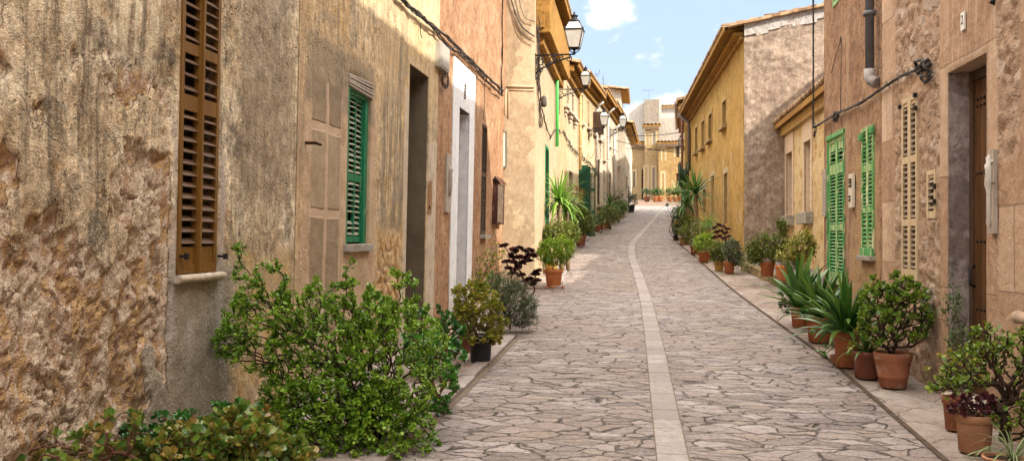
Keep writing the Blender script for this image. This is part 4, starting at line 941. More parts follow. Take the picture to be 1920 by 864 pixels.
# free standing steel pole by the row
p = at(1137, 408, .03); o = thing('steel_pole', 'tall thin grey steel pole rising beside the third street lamp', 'pole', (p.x, p.y, p.z))
mb = MB(); H_ = (408-222)/1700*p.y; mb.tube([(0, 0, 0), (0, 0, H_)], .05, 10); mb.box(-.09, .09, -.09, .09, 0, .02); put(mb.build('shaft', flat('galvanised_steel', (.30, .30, .31), .45, .4)), o, None)
mb = MB(); mb.lathe([(.055, 0), (.055, .04), (.02, .07)], (0, 0, H_), 10); put(mb.build('cap', IRON), o, None)
# dark green shutter folded open, standing out from the wall
p0_ = FH.w(FH.uv(1088, 300)[0], 0, 0); Yg = p0_.y
FS = Facade((p0_.x, Yg), (p0_.x+1, Yg)); q = FS.rect(1090, 1116.5, 315, 443, 1090)
o = thing('door_shutter', 'dark green louvred door shutter swung open across the left pavement', 'shutter', (p0_.x, Yg, g(Yg)))
shutter_leaf(o, FS, q[0], (q[0]+q[1])/2, q[2], q[3], -.02, GREENDK, [(.33, .37), (.66, .70)], .06, .04, .04, GREENDK); shutter_leaf(o, FS, (q[0]+q[1])/2, q[1], q[2], q[3], -.02, GREENDK, [(.33, .37), (.66, .70)], .06, .04, .04, GREENDK)
# round traffic sign seen from behind
p = atY(1184, 330, 57); o = thing('traffic_sign', 'round traffic sign seen from behind at the end of the left row', 'sign', (p.x, 57, g(57)))
mb = MB(); zt_ = atY(1184, 303, 57).z-g(57); mb.tube([(0, 0, 0), (0, 0, zt_)], .04, 8); put(mb.build('pole', PIPEGREY), o, None)
mb = MB(); zc = atY(1184, 317, 57).z-g(57); mb.lathe([(.0, -.015), (.36, -.015), (.38, 0), (.36, .015), (0, .015)], (.08, -.07, zc), 24, Matrix.Rotation(R(90), 3, 'X')); mb.box(-.14, .26, -.08, -.06, zc-.66, zc-.42); put(mb.build('plate', flat('dark_sign_back', (.035, .04, .05), .5)), o, None)
# ------------------------------------------------------------------ right, near: one wall plane, two houses
XR = 2.5; YR = 13.2
FR = Facade((XR, YR), (XR, -5)); UR = lambda px: FR.uv(px, 300)[0]
uS = UR(1655)
q1 = FR.rect(1553, 1584, 258, 532, 1554); q2 = FR.rect(1618, 1640, 243, 478, 1618); q3 = FR.rect(1694, 1723, 188, 522, 1696); q4 = FR.rect(1740, 1757, 321, 410, 1740); q5 = FR.rect(1777, 1850, 137, 800, 1778); q0 = FR.rect(1562, 1582, -60, 12, 1565)
m1 = plaster('rough_orange_render', [(.17, .09, .052), (.28, .155, .09), (.40, .24, .145), (.52, .35, .225)], 1, None, .0, 2.6, 1.0, speckle=.9, crack=.1, lump=.75,
    blotch=[((.50, .29, .12), 2.6, .56, .68, .6, 4), ((.18, .12, .09), 1.6, .54, .68, .5, 8)],
    patches=[patch((UR(1590), uS, -.3, 2.7), [(.25, .155, .10), (.40, .255, .15), (.52, .33, .15), (.37, .25, .17), (.50, .37, .27)], .25, .35, 2.2, .8, .3, 5, 3),
             patch((UR(1586), UR(1592), 1.2, 4.1), [(.38, .27, .17), (.46, .33, .2)], .05, .05, 2, .6)])
hP = house('stone_house', 'rough orange-brown rendered house with bright green shutters on the right', 'house', FR, 2)
def dispP(U, V): return (fbm(U*1.7, V*1.7, 4, 101)-.5)*.03+(fbm(U*12, V*10, 4, 103)-.5)*.016, {}
wall(hP, FR, 0, uS, -.3, 8.3, m1, [q0+(.12,), (q1[0], q1[1], .3, q1[3], .12), q2+(.12,)], .035, dispP, depth=7)
mortar = (.43, .30, .21)
RB = [(.19, .12, .08), (.36, .25, .18), (.50, .40, .32), (.64, .57, .51)]
DS_ = [(.34, .205, .125), (.46, .30, .195), (.54, .375, .255), (.60, .45, .33)]
m2 = plaster('rubble_stone_wall', [(.31, .185, .115), (.44, .29, .19), (.57, .42, .30)], 1, (.22, .145, .105), .15, 1.3, .7, speckle=.5, crack=.1, lump=.8,
    patches=[stones((uS, UR(2300), -.5, 9), RB, mortar, 6.5, 9.0, .05, .05, .1, .6, .5, 3),
             ashlar((uS-.03, UR(1681), -.5, 9), .9, .62, DS_, (.34, .22, .14), .008, .03, .05, .96, .5, (uS, .1)),
             ashlar((UR(1690), UR(1728), FR.uv(1696, 186)[1]-.02, FR.uv(1696, 150)[1]), 1.2, .5, DS_, (.34, .22, .14), .008, .03, .05, .9, .4, (0, .2)),
             patch((UR(1684), UR(1735), -.3, 3.1), DS_, .05, .06, 3, .55, .1),
             ashlar((UR(1764), UR(1874), -.5, 4.15), 1.6, .92, DS_, (.30, .20, .13), .008, .03, .04, .97, .5, (UR(1764)+.3, .26)),
             ashlar((UR(1872), UR(2300), -.5, 2.12), .62, .60, DS_, (.30, .20, .13), .009, .04, .08, .95, .5, (UR(1874), .02)),
             ashlar((UR(1912), UR(2300), -.5, 5), .62, .60, DS_, (.30, .20, .13), .009, .04, .08, .95, .5, (UR(1874), .02)),
             patch((uS, UR(2300), -.5, 8), [(.20, .12, .08), (.30, .20, .14)], .3, .9, 1.6, .30, 0, 2.2), vstreak_patch((UR(1764), UR(1900), 2.6, 8), (.66, .53, .42), .35, .3, .2, 6, (.48, .62), 25)])
hQ = house('stone_house', 'pinkish stone house with tan shutters and deep doorway nearest on the right', 'house', FR, uS+3)
def dispQ(U, V):
    dress = np.maximum.reduce([sstep(.02, -.02, U-UR(1681)), sstep(UR(1764)-.03, UR(1764)+.03, U)*sstep(UR(1874)+.03, UR(1874)-.03, U)*sstep(4.2, 4.1, V), sstep(UR(1872), UR(1872)+.05, U)*sstep(2.16, 2.08, V), sstep(UR(1912), UR(1912)+.05, U)])
    f1, f2, i_ = worley(U*5.6+fbm(U*3, V*3, 3, 2)*1.2, V*7.5+fbm(U*3, V*3, 3, 5)*1.2, 14)
    rub = sstep(0, .28, f2-f1)*(.004+.018*i_)-.008+(fbm(U*14, V*14, 5, 105)-.5)*.055
    return dress*((fbm(U*2, V*2, 3, 109)-.5)*.012+.012+(fbm(U*20, V*20, 3, 11)-.5)*.004)+(1-dress)*rub, {}
wall(hQ, FR, uS+.004, YR+5, -.3, 8.4, m2, [q3+(.12,), q4+(.08,), (q5[0], q5[1], -.28, q5[3], .30)], .022, dispQ, depth=7, umin=0, umax=UR(1990))
for h_, F_, q in ((hP, FR, q0), (hP, FR, q1), (hP, FR, q2), (hQ, FR, q3)): panel(h_, F_, q[0], q[1], max(.3, q[2]), q[3], .10, INNER, 'window')
panel(hQ, FR, q4[0], q4[1], q4[2], q4[3], .065, INNER, 'window', .015)
# green door shutters with frame
a, b, c, d = q1; mb = MB(); mb.box(a, a+.035, -.02, .05, c, d); mb.box(b-.035, b, -.02, .05, c, d); mb.box(a-.01, b+.01, -.03, .05, d-.05, d+.012); part(mb, 'door_frame', GREENSH, hP, FR, .004)
um = (a+b)/2; fr_ = lambda y: (FR.uv(1554, y)[1]-c)/(d-c)
rl = [(fr_(326), fr_(306)), (fr_(432), fr_(420))]
for (x0, x1) in ((a+.038, um-.002), (um+.002, b-.038)):
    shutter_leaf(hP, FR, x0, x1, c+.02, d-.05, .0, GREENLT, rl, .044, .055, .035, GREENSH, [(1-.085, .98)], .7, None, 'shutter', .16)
a, b, c, d = q2; um = (a+b)/2; fr_ = lambda y: (FR.uv(1618, y)[1]-c)/(d-c)
rl = [(fr_(325), fr_(312)), (fr_(400), fr_(390))]
for (x0, x1) in ((a+.005, um-.002), (um+.002, b-.005)): shutter_leaf(hP, FR, x0, x1, c+.0, d, -.02, GREENLT, rl, .044, .04, .035, GREENSH, [], .7, None, 'shutter', .09)
mb = MB(); mb.box(a-.02, b+.02, -.034, -.018, c-.002, c+.085); part(mb, 'shutter_rail', GREENSH, hP, FR, .003)
for x, z in ((a-.035, d-.13), (b-.05, d-.10)): mb = MB(); mb.box(x, x+.085, -.05, -.02, z, z+.08); part(mb, 'shutter_hinge', GREENSH, hP, FR, .003)
sill(hP, FR, a-.05, b+.04, c-.004, .07, .05, STONEG)
a, b, c, d = q0; shutter_leaf(hP, FR, a+.005, b-.005, c, d, -.01, GREENLT, [], .044, .05, .03, GREENSH)
# tan tall shutters
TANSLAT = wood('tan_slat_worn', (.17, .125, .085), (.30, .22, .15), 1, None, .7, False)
a, b, c, d = q3; um = (a+b)/2; fr_ = lambda y: (FR.uv(1696, y)[1]-c)/(d-c)
rl = [(fr_(309), fr_(296)), (fr_(424), fr_(411))]
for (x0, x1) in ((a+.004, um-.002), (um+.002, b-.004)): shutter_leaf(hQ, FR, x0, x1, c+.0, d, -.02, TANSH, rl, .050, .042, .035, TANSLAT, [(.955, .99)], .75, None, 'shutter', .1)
for x, z in ((a-.02, d-.06), (b-.02, d-.02), (b-.01, d-.14)): mb = MB(); mb.box(x-.02, x+.025, -.045, -.018, z-.02, z+.02); part(mb, 'shutter_hinge', IRON, hQ, FR)
a, b, c, d = q4; shutter_leaf(hQ, FR, a+.003, b-.003, c, d, -.015, TANSH, [], .05, .04, .03, TANSLAT, [(.84, .99), (.03, .16)], .75)
for z in (d-.17, c+.12): mb = MB(); mb.box(b-.03, b+.012, -.03, -.012, z, z+.045); part(mb, 'shutter_hinge', IRON, hQ, FR)
# deep doorway: plastered jambs, planked door
a, b, c, d = q5
mJ = plaster('jamb_plaster', [(.22, .165, .15), (.31, .25, .235), (.40, .34, .325)], 1, (.16, .12, .11), .6, .4, .2, speckle=.25, crack=.3, lump=.6,
    blotch=[((.155, .115, .105), 1.6, .50, .56, .75, 3), ((.44, .38, .36), 1.1, .55, .62, .5, 9)])
# the far jamb faces down the street: own sheet so its coordinates run across it
FJm = Facade((XR+.004, YR-a-.004), (XR+.30, YR-a-.004))
mb = MB(); mb.box(.0, .29, -.004, .001, -.28, d-.004); part(mb, 'door_jamb', mJ, hQ, FJm)
mb = MB(); mb.box(a+.002, b-.002, .20, .235, -.28, d-.005); 
for k in range(6): x = a+.06+(b-a-.1)*k/6; mb.box(x, x+(b-a-.1)/6-.008, .19, .202, -.25, d-.09)
dmb = mb; nfd = len(mb.f)
mb = MB(); mb.box(a+.002, a+.07, .165, .199, -.28, d-.005); mb.box(a+.07, b, .165, .199, d-.085, d-.006); part(mb, 'door_frame', DARKSH, hQ, FR, .004)
mb = dmb
for z in (.55, 1.0, 1.55, 2.1, 2.7, d-.3):
    for k in range(4): mb.lathe([(.012, 0), (.010, .012), (0, .016)], (a+.14+k*.075, .189, z), 8, Matrix.Rotation(R(90), 3, 'X'))
dr_ = part(mb, 'door', DOORW, hQ, FR); dr_.data.materials.append(IRON)
for i, pl_ in enumerate(dr_.data.polygons):
    if i >= nfd: pl_.material_index = 1
mb = MB(); mb.tube([(a+.13, .17, 1.35), (a+.13, .13, 1.33), (a+.13, .13, 1.2), (a+.13, .17, 1.18)], .012, 8); part(mb, 'door_handle', IRON, hQ, FR)
mb = MB(); mb.box(a-.01, b+.01, -.05, .2, g(6.8)-.02, g(6.8)+.10); part(mb, 'doorstep', STONE, hQ, FR, .01)
uu = UR(1790)
# near end: rounded stone sill knob at the picture's edge
uu, vv = FR.uv(1921, 593); mb = MB(); mb.tube([(uu+.03, -.06, vv), (uu+.5, -.06, vv)], .04, 12); mb.lathe([(0, 0), (.04, .01), (.045, .03), (.04, .06)], (uu+.03, -.06, vv), 12, Matrix.Rotation(R(90), 3, 'Y')); part(mb, 'rounded_sill', flat('tan_sill', (.38, .27, .19), .9, 0, .3), hQ, FR)
# board with relief
q = FR.rect(1864, 1875, 282, 438, 1866); mb = MB(); mb.box(q[0], q[1], -.045, -.016, q[2], q[3]); o = mb.build('wooden_board', GREYWOOD); o.matrix_world = FR.M; tag(o, 'grey weathered board with small carved figure right of the deep doorway', 'board')
mb = MB(); cu = (q[0]+q[1])/2; zc = (q[2]+q[3])/2
mb.lathe([(0, -.30), (.018, -.28), (.016, -.05), (.03, .0), (.024, .10), (.03, .14), (.014, .16), (.022, .19), (0, .22)], (cu, -.055, zc+.05), 10); mb.tube([(cu-.05, -.05, zc+.22), (cu, -.055, zc+.18), (cu+.05, -.05, zc+.22)], .008, 6)
put(mb.build('carved_relief', flat('chalky_relief', (.55, .50, .45), .9)), o, None)
mb = MB(); mb.tube([(q[1]-.02, -.05, zc+.06), (q[1]+.05, -.05, zc+.055)], .004, 5); put(mb.build('nail', IRON), o, None)
# number tile
q = FR.rect(1808, 1815, 26, 60, 1808); o = hang('number_tile', 'small white ceramic number tile over the deep doorway', 'number tile', FR, q[0], q[2]) if False else None
p = FR.w(q[0], -.02, q[2]); o = thing('number_tile', 'small white ceramic number tile high above the deep doorway', 'number tile', tuple(p))
mb = MB(); mb.box(q[0], q[1], -.030, -.014, q[2], q[3]); part(mb, 'tile', SIGNWHITE, o, FR, .004)
text(o, FR, '2', (q[0]+q[1])/2, q[2]+.05, .075, -.0305, TEXTBLK, 'CENTER', 'numeral')
# small enamel plate with switches
q = FR.rect(1597, 1604, 327, 390, 1597); p = FR.w(q[0], -.02, q[2]); o = thing('bell_panel', 'pale cream bell panel fixed between the two green shutters', 'bell panel', tuple(p))
mb = MB(); mb.box(q[0], q[1], -.040, -.004, q[2], q[3]); part(mb, 'plate', flat('cream_enamel', (.62, .55, .45), .5, 0, .1), o, FR, .004)
mb = MB()
for z in (.2, .3, .62, .72, .8): mb.box(q[0]+.05, q[0]+.12+.05*(z > .5), -.052, -.040, q[2]+(q[3]-q[2])*z, q[2]+(q[3]-q[2])*z+.022)
part(mb, 'buttons', IRON, o, FR)
q = FR.rect(1546, 1552, 318, 406, 1547); mb = MB(); mb.box(q[0], q[1], -.03, -.003, q[2], q[3]); o = mb.build('wooden_board', GREYWOOD); o.matrix_world = FR.M; tag(o, 'narrow grey board fixed left of the green door shutters', 'board')
# drainpipe
u_, v_ = FR.uv(1647, 140); mb = MB(); mb.tube([(u_, -.09, v_), (u_, -.09, 8.25)], .047, 14); mb.tube([(u_, -.09, FR.uv(1647, 26)[1]-.02), (u_, -.09, FR.uv(1647, 26)[1]+.03)], .066, 14)
part(mb, 'drainpipe', PIPEGREY, hP, FR)
mb = MB(); mb.tube([(u_, -.09, v_+.06), (u_, -.09, v_-.02), (u_+.02, -.075, v_-.07), (u_+.07, -.03, v_-.10)], .062, 14); part(mb, 'pipe_elbow', flat('zinc_elbow', (.34, .31, .30), .6), hP, FR)
def RW(px, py, out=.05): u, v = FR.uv(px, py); return FR.w(u, -out, v)
bundle('cable_bundle', 'black cable sloping down the right wall above the shutters', [RW(*p) for p in ((1741, 122), (1725, 132), (1705, 141), (1685, 152), (1665, 166), (1640, 182), (1612, 198), (1580, 212), (1555, 226), (1532, 240))], 3, .011, .012, CABLE, wig=.015, ties=1)
pts = [RW(1745+14*math.cos(k*.7)*math.exp(-k*.03), 128+16*math.sin(k*.7+.5), .05+.02*(k % 3)) for k in range(22)]
c0 = pts[0].copy(); mb = MB(); mb.tube([p-c0 for p in pts], .011, 5); mb.tube([RW(1738, 125)-c0, RW(1738, 148)-c0, RW(1746, 155)-c0, RW(1758, 144)-c0], .014, 6)
for (x, y) in ((1742, 118), (1748, 112), (1739, 130), (1752, 120)): mb.tube([RW(x, y, .03)-c0, RW(x, y+8, .09)-c0], .022, 6)
o = mb.build('cable_coil', CABLE); o.location = c0; tag(o, 'black knot of cable joints above the tall tan shutters', 'cable')
pts = [RW(1576+4*math.cos(k*.9), 219+10*math.sin(k*.9), .06) for k in range(16)]; c0 = pts[0].copy(); mb = MB(); mb.tube([p-c0 for p in pts], .01, 5)
for (x, y) in ((1576, 210), (1578, 216), (1574, 220)): mb.tube([RW(x, y, .03)-c0, RW(x, y+6, .08)-c0], .02, 6)
o = mb.build('cable_coil', CABLE); o.location = c0; tag(o, 'small black cable knot above the green door shutters', 'cable')
cable('wire', 'thin wire rising from the small cable knot up the orange wall', [RW(1579, 210, .02), RW(1580, 140, .02), RW(1580, 72, .02), RW(1577, 84, .02), RW(1566, 120, .02), RW(1562, 138, .02)], .005)
bundle('cable_bundle', 'black cable running down the far corner of the orange-brown house', [RW(1531.5, -40), RW(1531.5, 60), RW(1531.5, 150), RW(1531.5, 240)], 2, .012, .008, CABLE, wig=.008, ties=1)
bundle('cable_bundle', 'loose black cable ends dangling at the corner above the annexe', [RW(1532, 232), RW(1537, 242), RW(1534, 258)], 3, .008, .02, CABLE, wig=.05, ties=1)
# lantern tip just inside the top edge
p = FR.w(*[FR.uv(1853, 0)[0], -.25, FR.uv(1853, 14)[1]][:1], -.25, FR.uv(1853, 14)[1]) if False else FR.w(FR.uv(1853, 0)[0], -.0, FR.uv(1853, 14)[1])

# ------------------------------------------------------------------ low ochre annexe
XA = 3.57
FA = Facade((XA, 24.0), (XA, 13.2)); hN = thing('stone_house', 'low ochre stone annexe with pale window surrounds and tiled roof', 'house', (XA, 20, g(20)))
w1 = FA.rect(1475, 1487, 290, 405, 1475); w2 = FA.rect(1509, 1522, 268, 399, 1509)
mN = plaster('ochre_rubble', [(.40, .26, .11), (.52, .36, .16), (.60, .44, .22)], 1, (.3, .2, .1), .4, .8, .5, speckle=.4, lump=.5,
    patches=[stones((0, 11, 0, 4.3), [(.34, .21, .07), (.50, .33, .12), (.60, .43, .20), (.46, .33, .18)], (.60, .46, .27), 4.2, 5.5, .05, .05, .1, .85, .8, 8)])
wall(hN, FA, 0, FA.L, .4, 4.35, mN, [w1+(.22,), w2+(.22,)], .08, lambda U, V: ((fbm(U*5, V*5, 4, 111)-.5)*.05, {}), depth=3.4)
mP = flat('pale_pink_stone', (.56, .43, .31), .85, 0, .15, 12, .15, .4)
for q in (w1, w2):
    a, b, c, d = q; mb = MB(); mb.box(a-.14, a, -.028, .02, c, d+.0); mb.box(b, b+.14, -.028, .02, c, d); mb.box(a-.14, b+.14, -.03, .02, d, d+.48); mb.box(a-.004, a+.012, .02, .2, c, d); part(mb, 'window_surround', mP, hN, FA, .006)
    mb = MB(); mb.box(a-.2, b+.2, -.16, .1, c-.25, c-.003); part(mb, 'sill', STONEG, hN, FA, .01)
    mb = MB(); mb.box(a, b, .14, .16, c, d); part(mb, 'window', flat('grey_brown_shutter_panel', (.30, .235, .20), .8), hN, FA)  # even grey-brown panel closing the opening
a, b, c, d = w2
mb = MB()
for k in range(7): z = c+.12+k*(d-c-.35)/7; mb.box(a+.02, b-.02, .10, .118, z, z+(d-c-.35)/7-.025)
part(mb, 'blind', flat('cream_blind', (.66, .56, .42), .7), hN, FA)
mb = MB(); mb.box(.0, FA.L, -.12, -.035, 4.12, 4.34); part(mb, 'fascia', flat('ochre_fascia', (.50, .34, .14), .8), hN, FA, .01)
tiles(hN, FA, .0, FA.L-.1, 4.40, .30, .30, 3.2, seed=9)
# taller back part behind the annexe roof (throws the slanting shadow on the gable)
FB2 = Facade((6.3, 23.9), (6.3, 17.2)); hT = thing('stone_house', 'taller rendered block rising behind the low annexe roof', 'house', (6.3, 20, g(20)))
wall(hT, FB2, 0, FB2.L, .5, 7.25, m1, (), .5, depth=4)

# ------------------------------------------------------------------ long golden house with gable
FO = Facade((2.03, 41.5), (2.55, 24.0))
FG = Facade((2.55, 23.88), (12.0, 23.88))
mO = plaster('golden_render', [(.20, .095, .025), (.37, .20, .050), (.50, .295, .078), (.62, .43, .18)], 1, (.13, .07, .025), .9, .9, .55, speckle=.45, crack=.2, lump=.6,
    patches=[stones((0, 18, .5, 6.6), [(.28, .17, .045), (.40, .26, .07), (.52, .35, .12)], (.50, .35, .13), 3, 3.6, .05, .1, .1, .35, .5, 4),
             vstreak_patch((0, 18, .5, 4.5), (.64, .58, .46), .45, .4, .3, 3, (.55, .66), 3)])
hO = thing('stone_house', 'long golden ochre house with rough grey gable on the right', 'house', (2.55, 24, g(24)))
hs = []
for (x0, x1, yt, yb) in ((1355, 1362, 190, 236), (1329, 1335, 215, 262), (1316, 1321, 228, 276), (1304, 1308, 240, 285), (1358, 1365, 325, 420), (1334, 1340, 330, 470), (1318, 1324, 355, 398), (1302, 1308, 350, 430)):
    q = FO.rect(x0, x1, yt, yb, (x0+x1)/2); hs.append((max(.2, q[0]), min(FO.L-.2, q[1]), max(.9, q[2]), min(6.2, q[3])))
hs = [q for q in hs if q[1]-q[0] > .2]
wall(hO, FO, 0, FO.L, .2, 6.85, mO, [q+(.22,) for q in hs], .10, lambda U, V: ((fbm(U*2, V*2, 4, 121)-.5)*.06, {}), depth=7)
for i, q in enumerate(hs):
    a, b, c, d = q
    if c > 3.4:
        panel(hO, FO, a, b, c, d, .2, DARKGLASS); mb = MB(); mb.box(a-.12, a, -.018, .02, c, d); mb.box(b, b+.12, -.018, .02, c, d); mb.box(a-.12, b+.12, -.02, .02, d, d+.14); part(mb, 'window_surround', flat('golden_stone', (.40, .27, .105), .9, 0, .3), hO, FO)
        sill(hO, FO, a-.15, b+.15, c, .14, .12, flat('golden_sill', (.33, .22, .10), .9, 0, .3))
        shutter_leaf(hO, FO, a+.01, (a+b)/2, c, d, .08, DARKSH, [], .08, .05, .03); shutter_leaf(hO, FO, (a+b)/2, b-.01, c, d, .08, DARKSH, [], .08, .05, .03)
    else:
        panel(hO, FO, a, b, c, d, .2, GREYWOOD if i in (4, 5) else DOORW, 'door'); mb = MB(); mb.box(a-.13, a, -.018, .02, c, d); mb.box(b, b+.13, -.018, .02, c, d); mb.box(a-.13, b+.13, -.02, .02, d, d+.16); part(mb, 'door_surround', flat('pale_door_stone', (.44, .34, .21), .9, 0, .3), hO, FO)
mGab = plaster('grey_gable_render', [(.19, .135, .10), (.29, .215, .16), (.38, .295, .225), (.47, .38, .30)], 1, (.11, .085, .075), .6, 1.6, .8, speckle=.55, crack=.15, lump=1.3,
    blotch=[((.34, .24, .18), 1.2, .5, .64, .6, 4), ((.13, .12, .11), 1.5, .60, .72, .6, 33)],
    patches=[patch((-1, 10, 6.75, 12), [(.32, .29, .26), (.42, .38, .34)], .1, .14, 1.2, .0)])
def gtop(u): return 6.98+.19*u if u < 6.2 else 6.98+.19*6.2-.22*(u-6.2)
def gdisp(U, V):
    f1, f2, i_ = worley(U*4.5, V*6, 31); return (fbm(U*3, V*3, 5, 131)-.5)*.12+(f2-f1)*.03, {}
wall(hO, FG, 0, FG.L, .3, 7.2, mGab, (), .055, gdisp, topf=gtop, back=False, umin=0, umax=4.2)
# cement band under the verge and tiles on the rake
mb = MB()
for i in range(30):
    a, b = i*.3, (i+1)*.3; th = .28+.05*math.sin(i*1.7)
    mb.v += []; n = len(mb.v); mb.v += [(a, -.03, gtop(a)-th), (b, -.03, gtop(b)-th), (b, -.03, gtop(b)+.02), (a, -.03, gtop(a)+.02), (a, .03, gtop(a)-th), (b, .03, gtop(b)-th), (b, .03, gtop(b)+.02), (a, .03, gtop(a)+.02)]
    mb.f += [(n, n+1, n+2, n+3), (n, n+4, n+5, n+1), (n+3, n+2, n+6, n+7)]; mb.sm += [False]*3
part(mb, 'cement_band', plaster('cement_band', [(.34, .31, .28), (.45, .41, .37), (.52, .48, .44)], 1, (.25, .22, .2), .4, .6, .3, lump=.6), hO, FG)
mb = MB(); s = -.4; random.seed(3)
while s < 8.5:
    L = .42; zt0 = (6.98+.19*s) if s < 6.2 else gtop(s); M_ = Matrix.Translation((s, -.02, zt0+.05)) @ Matrix.Rotation(-math.atan(.19 if s < 6.2 else -.22)+random.uniform(-.02, .02), 4, 'Y')
    mb.box(0, L*1.02, -.14+random.uniform(-.02, .02), .2, -.035, .0+random.uniform(0, .012), M_); mb.box(.01, L, -.12, .18, .004, .04, M_); s += L*.95
part(mb, 'verge_tiles', TILE, hO, FG, .008)
tiles(hO, FO, -.1, FO.L+.05, 6.95, .55, .19, 6.4, seed=4)
mb = MB(); mb.box(0, FO.L, -.26, -.003, 6.74, 6.84); mb.box(0, FO.L, -.10, -.003, 6.62, 6.735); part(mb, 'cornice', SOFFIT, hO, FO, .02)
pg = MB(); u_, va = FO.uv(1297.5, 320); vb = FO.uv(1297.5, 215)[1]; 
pg.tube([(u_, -.12, va), (u_, -.12, 6.2), (u_, -.16, 6.5), (u_, -.6, 6.85)], .075, 12); part(pg, 'drainpipe', flat('dark_zinc_pipe', (.17, .13, .12), .5, .3), hO, FO)
# next house beyond, only its corner and roof show
FN2 = Facade((2.25, 52), (1.85, 41.9)); hX = thing('stone_house', 'farther golden house with gutter just beyond the long golden one', 'house', (1.9, 42, g(42)))
wall(hX, FN2, 0, FN2.L, 1, 7.6, mO, (), .3, depth=5); tiles(hX, FN2, -.1, FN2.L+.2, 7.7, .4, .3, 4, seed=12)
mb = MB(); mb.box(-.02, FN2.L, -.3, -.003, 7.35, 7.6); part(mb, 'cornice', SOFFIT, hX, FN2)
mb = MB(); uu = FN2.L-.25; mb.tube([(uu, -.12, 3.2), (uu, -.12, 7.1), (uu, -.36, 7.5)], .06, 10); part(mb, 'drainpipe', flat('reddish_pipe', (.24, .12, .09), .6), hX, FN2)
mb = MB(); mb.tube([(-.1, -.42, 7.62), (FN2.L+.1, -.42, 7.62)], .07, 10); part(mb, 'gutter', flat('pale_gutter', (.5, .45, .4), .5), hX, FN2)

# ------------------------------------------------------------------ buildings closing the street at the top
def fx(px, Y): return atY(px, 400, Y).x
def far(label, x0, x1, Y, ytop, cols, holes=(), over=.5, roofpitch=.07, depth=7, roof=True, ymid=None, slope=0.0, base=None):
    F = Facade((fx(x0, Y), Y), (fx(x1, Y), Y)); zt_ = atY(x0, ytop, Y).z
    m_ = plaster('far_render', cols, .7, tuple(c*.5 for c in cols[0]), .8, .6, .4, speckle=.3, lump=.5)
    h = thing('stone_house', label, 'house', (fx(x0, Y), Y, g(Y))); ops = []
    for (a, b, c, d, k) in holes:
        q = F.rect(a, b, c, d, a); ops.append((q[0], q[1], max(g(Y)+.02, q[2]), q[3], k))
    wall(h, F, 0, F.L, g(Y)-.3 if base is None else base, zt_, m_, [q[:4]+(.18,) for q in ops], .5, depth=depth, topf=(lambda u: zt_+slope*u) if slope else None)
    for (a, b, c, d, k) in ops:
        if k == 'door': panel(h, F, a, b, c, d, .15, DOORW, 'door')
        else:
            panel(h, F, a, b, c, d, .15, DARKGLASS); um = (a+b)/2; mt_ = GREYWOOD if k == 'grey' else DARKSH
            for (xa, xb) in ((a, um-.01), (um+.01, b)): shutter_leaf(h, F, xa, xb, c, d, .02, mt_, [(.5, .53)], .1, .07, .04)
            mb = MB(); mb.box(a-.15, a, -.03, .01, c, d); mb.box(b, b+.15, -.03, .01, c, d); mb.box(a-.15, b+.15, -.03, .01, d, d+.2); part(mb, 'window_surround', flat('pale_surround', (.44, .34, .20), .9), h, F)
    if roof:
        mb = MB(); mb.box(-.1, F.L+.1, -.25, -.004, zt_-.3, zt_-.05); part(mb, 'cornice', STONE, h, F); tiles(h, F, -.2, F.L+.2, zt_, over, roofpitch, depth-1, .3, seed=int(x0))
    return F, h
YEL = [(.28, .17, .065), (.36, .235, .095), (.42, .295, .135)]; CRM = [(.31, .21, .10), (.38, .27, .14), (.45, .34, .19)]; WHT = [(.46, .42, .37), (.54, .50, .45), (.60, .57, .52)]
far('golden two storey house closing the street on its right side', 1235, 1300, 82, 268, YEL, ((1242, 1246, 279, 302, 'brown'), (1266, 1274, 273, 295, 'brown'), (1241, 1245, 325, 358, 'brown'), (1268, 1273, 325, 372, 'door')))
far('taller cream house with grey shutters in the middle of the street end', 1209, 1235.2, 83, 236, CRM, ((1212, 1216, 250, 273, 'grey'), (1224, 1229, 247, 270, 'grey'), (1209.5, 1214, 314, 372, 'grey'), (1223, 1228, 314, 358, 'grey')), depth=9)
far('low cream house left of the tall one at the street end', 1165, 1209, 83.6, 269, CRM, ((1187, 1191, 322, 350, 'grey'), (1196, 1199, 318, 352, 'door'), (1203, 1207, 318, 375, 'door')))
far('pale stone upper wall behind the golden house at the street end', 1236, 1330, 92, 222, [(.30, .26, .21), (.38, .33, .28), (.46, .41, .35)], (), roof=False, slope=.05)
F_, h_ = far('white gabled house high behind the street end', 1150, 1240, 104, 214, WHT, (), roof=False, slope=.35, depth=10)
far('square rough chimney block on top of the white gabled house', 1208, 1236, 103, 187, [(.20, .165, .13), (.27, .225, .18), (.34, .29, .24)], (), roof=False, depth=4)
far('low grey roofed house beside the rough chimney block', 1234, 1300, 110, 200, [(.42, .39, .37), (.52, .49, .47)], (), roof=True, roofpitch=.12)
for (a, b, Ya, Yb, lab) in (((1160, 254), (1292, 246), 47.5, 47, 'upper black cable strung across the far end of the street'), ((1170, 278), (1290, 274), 48, 46.5, 'lower black cable strung across the far end of the street'), ((1150, 262), (1288, 288), 46, 46, 'slack thin cable crossing the street end at an angle')):
    A = atY(*a, Ya); B = atY(*b, Yb); M_ = (A+B)/2-Vector((0, 0, .12)); cable('overhead_cable', lab, [A, M_, B], .018)

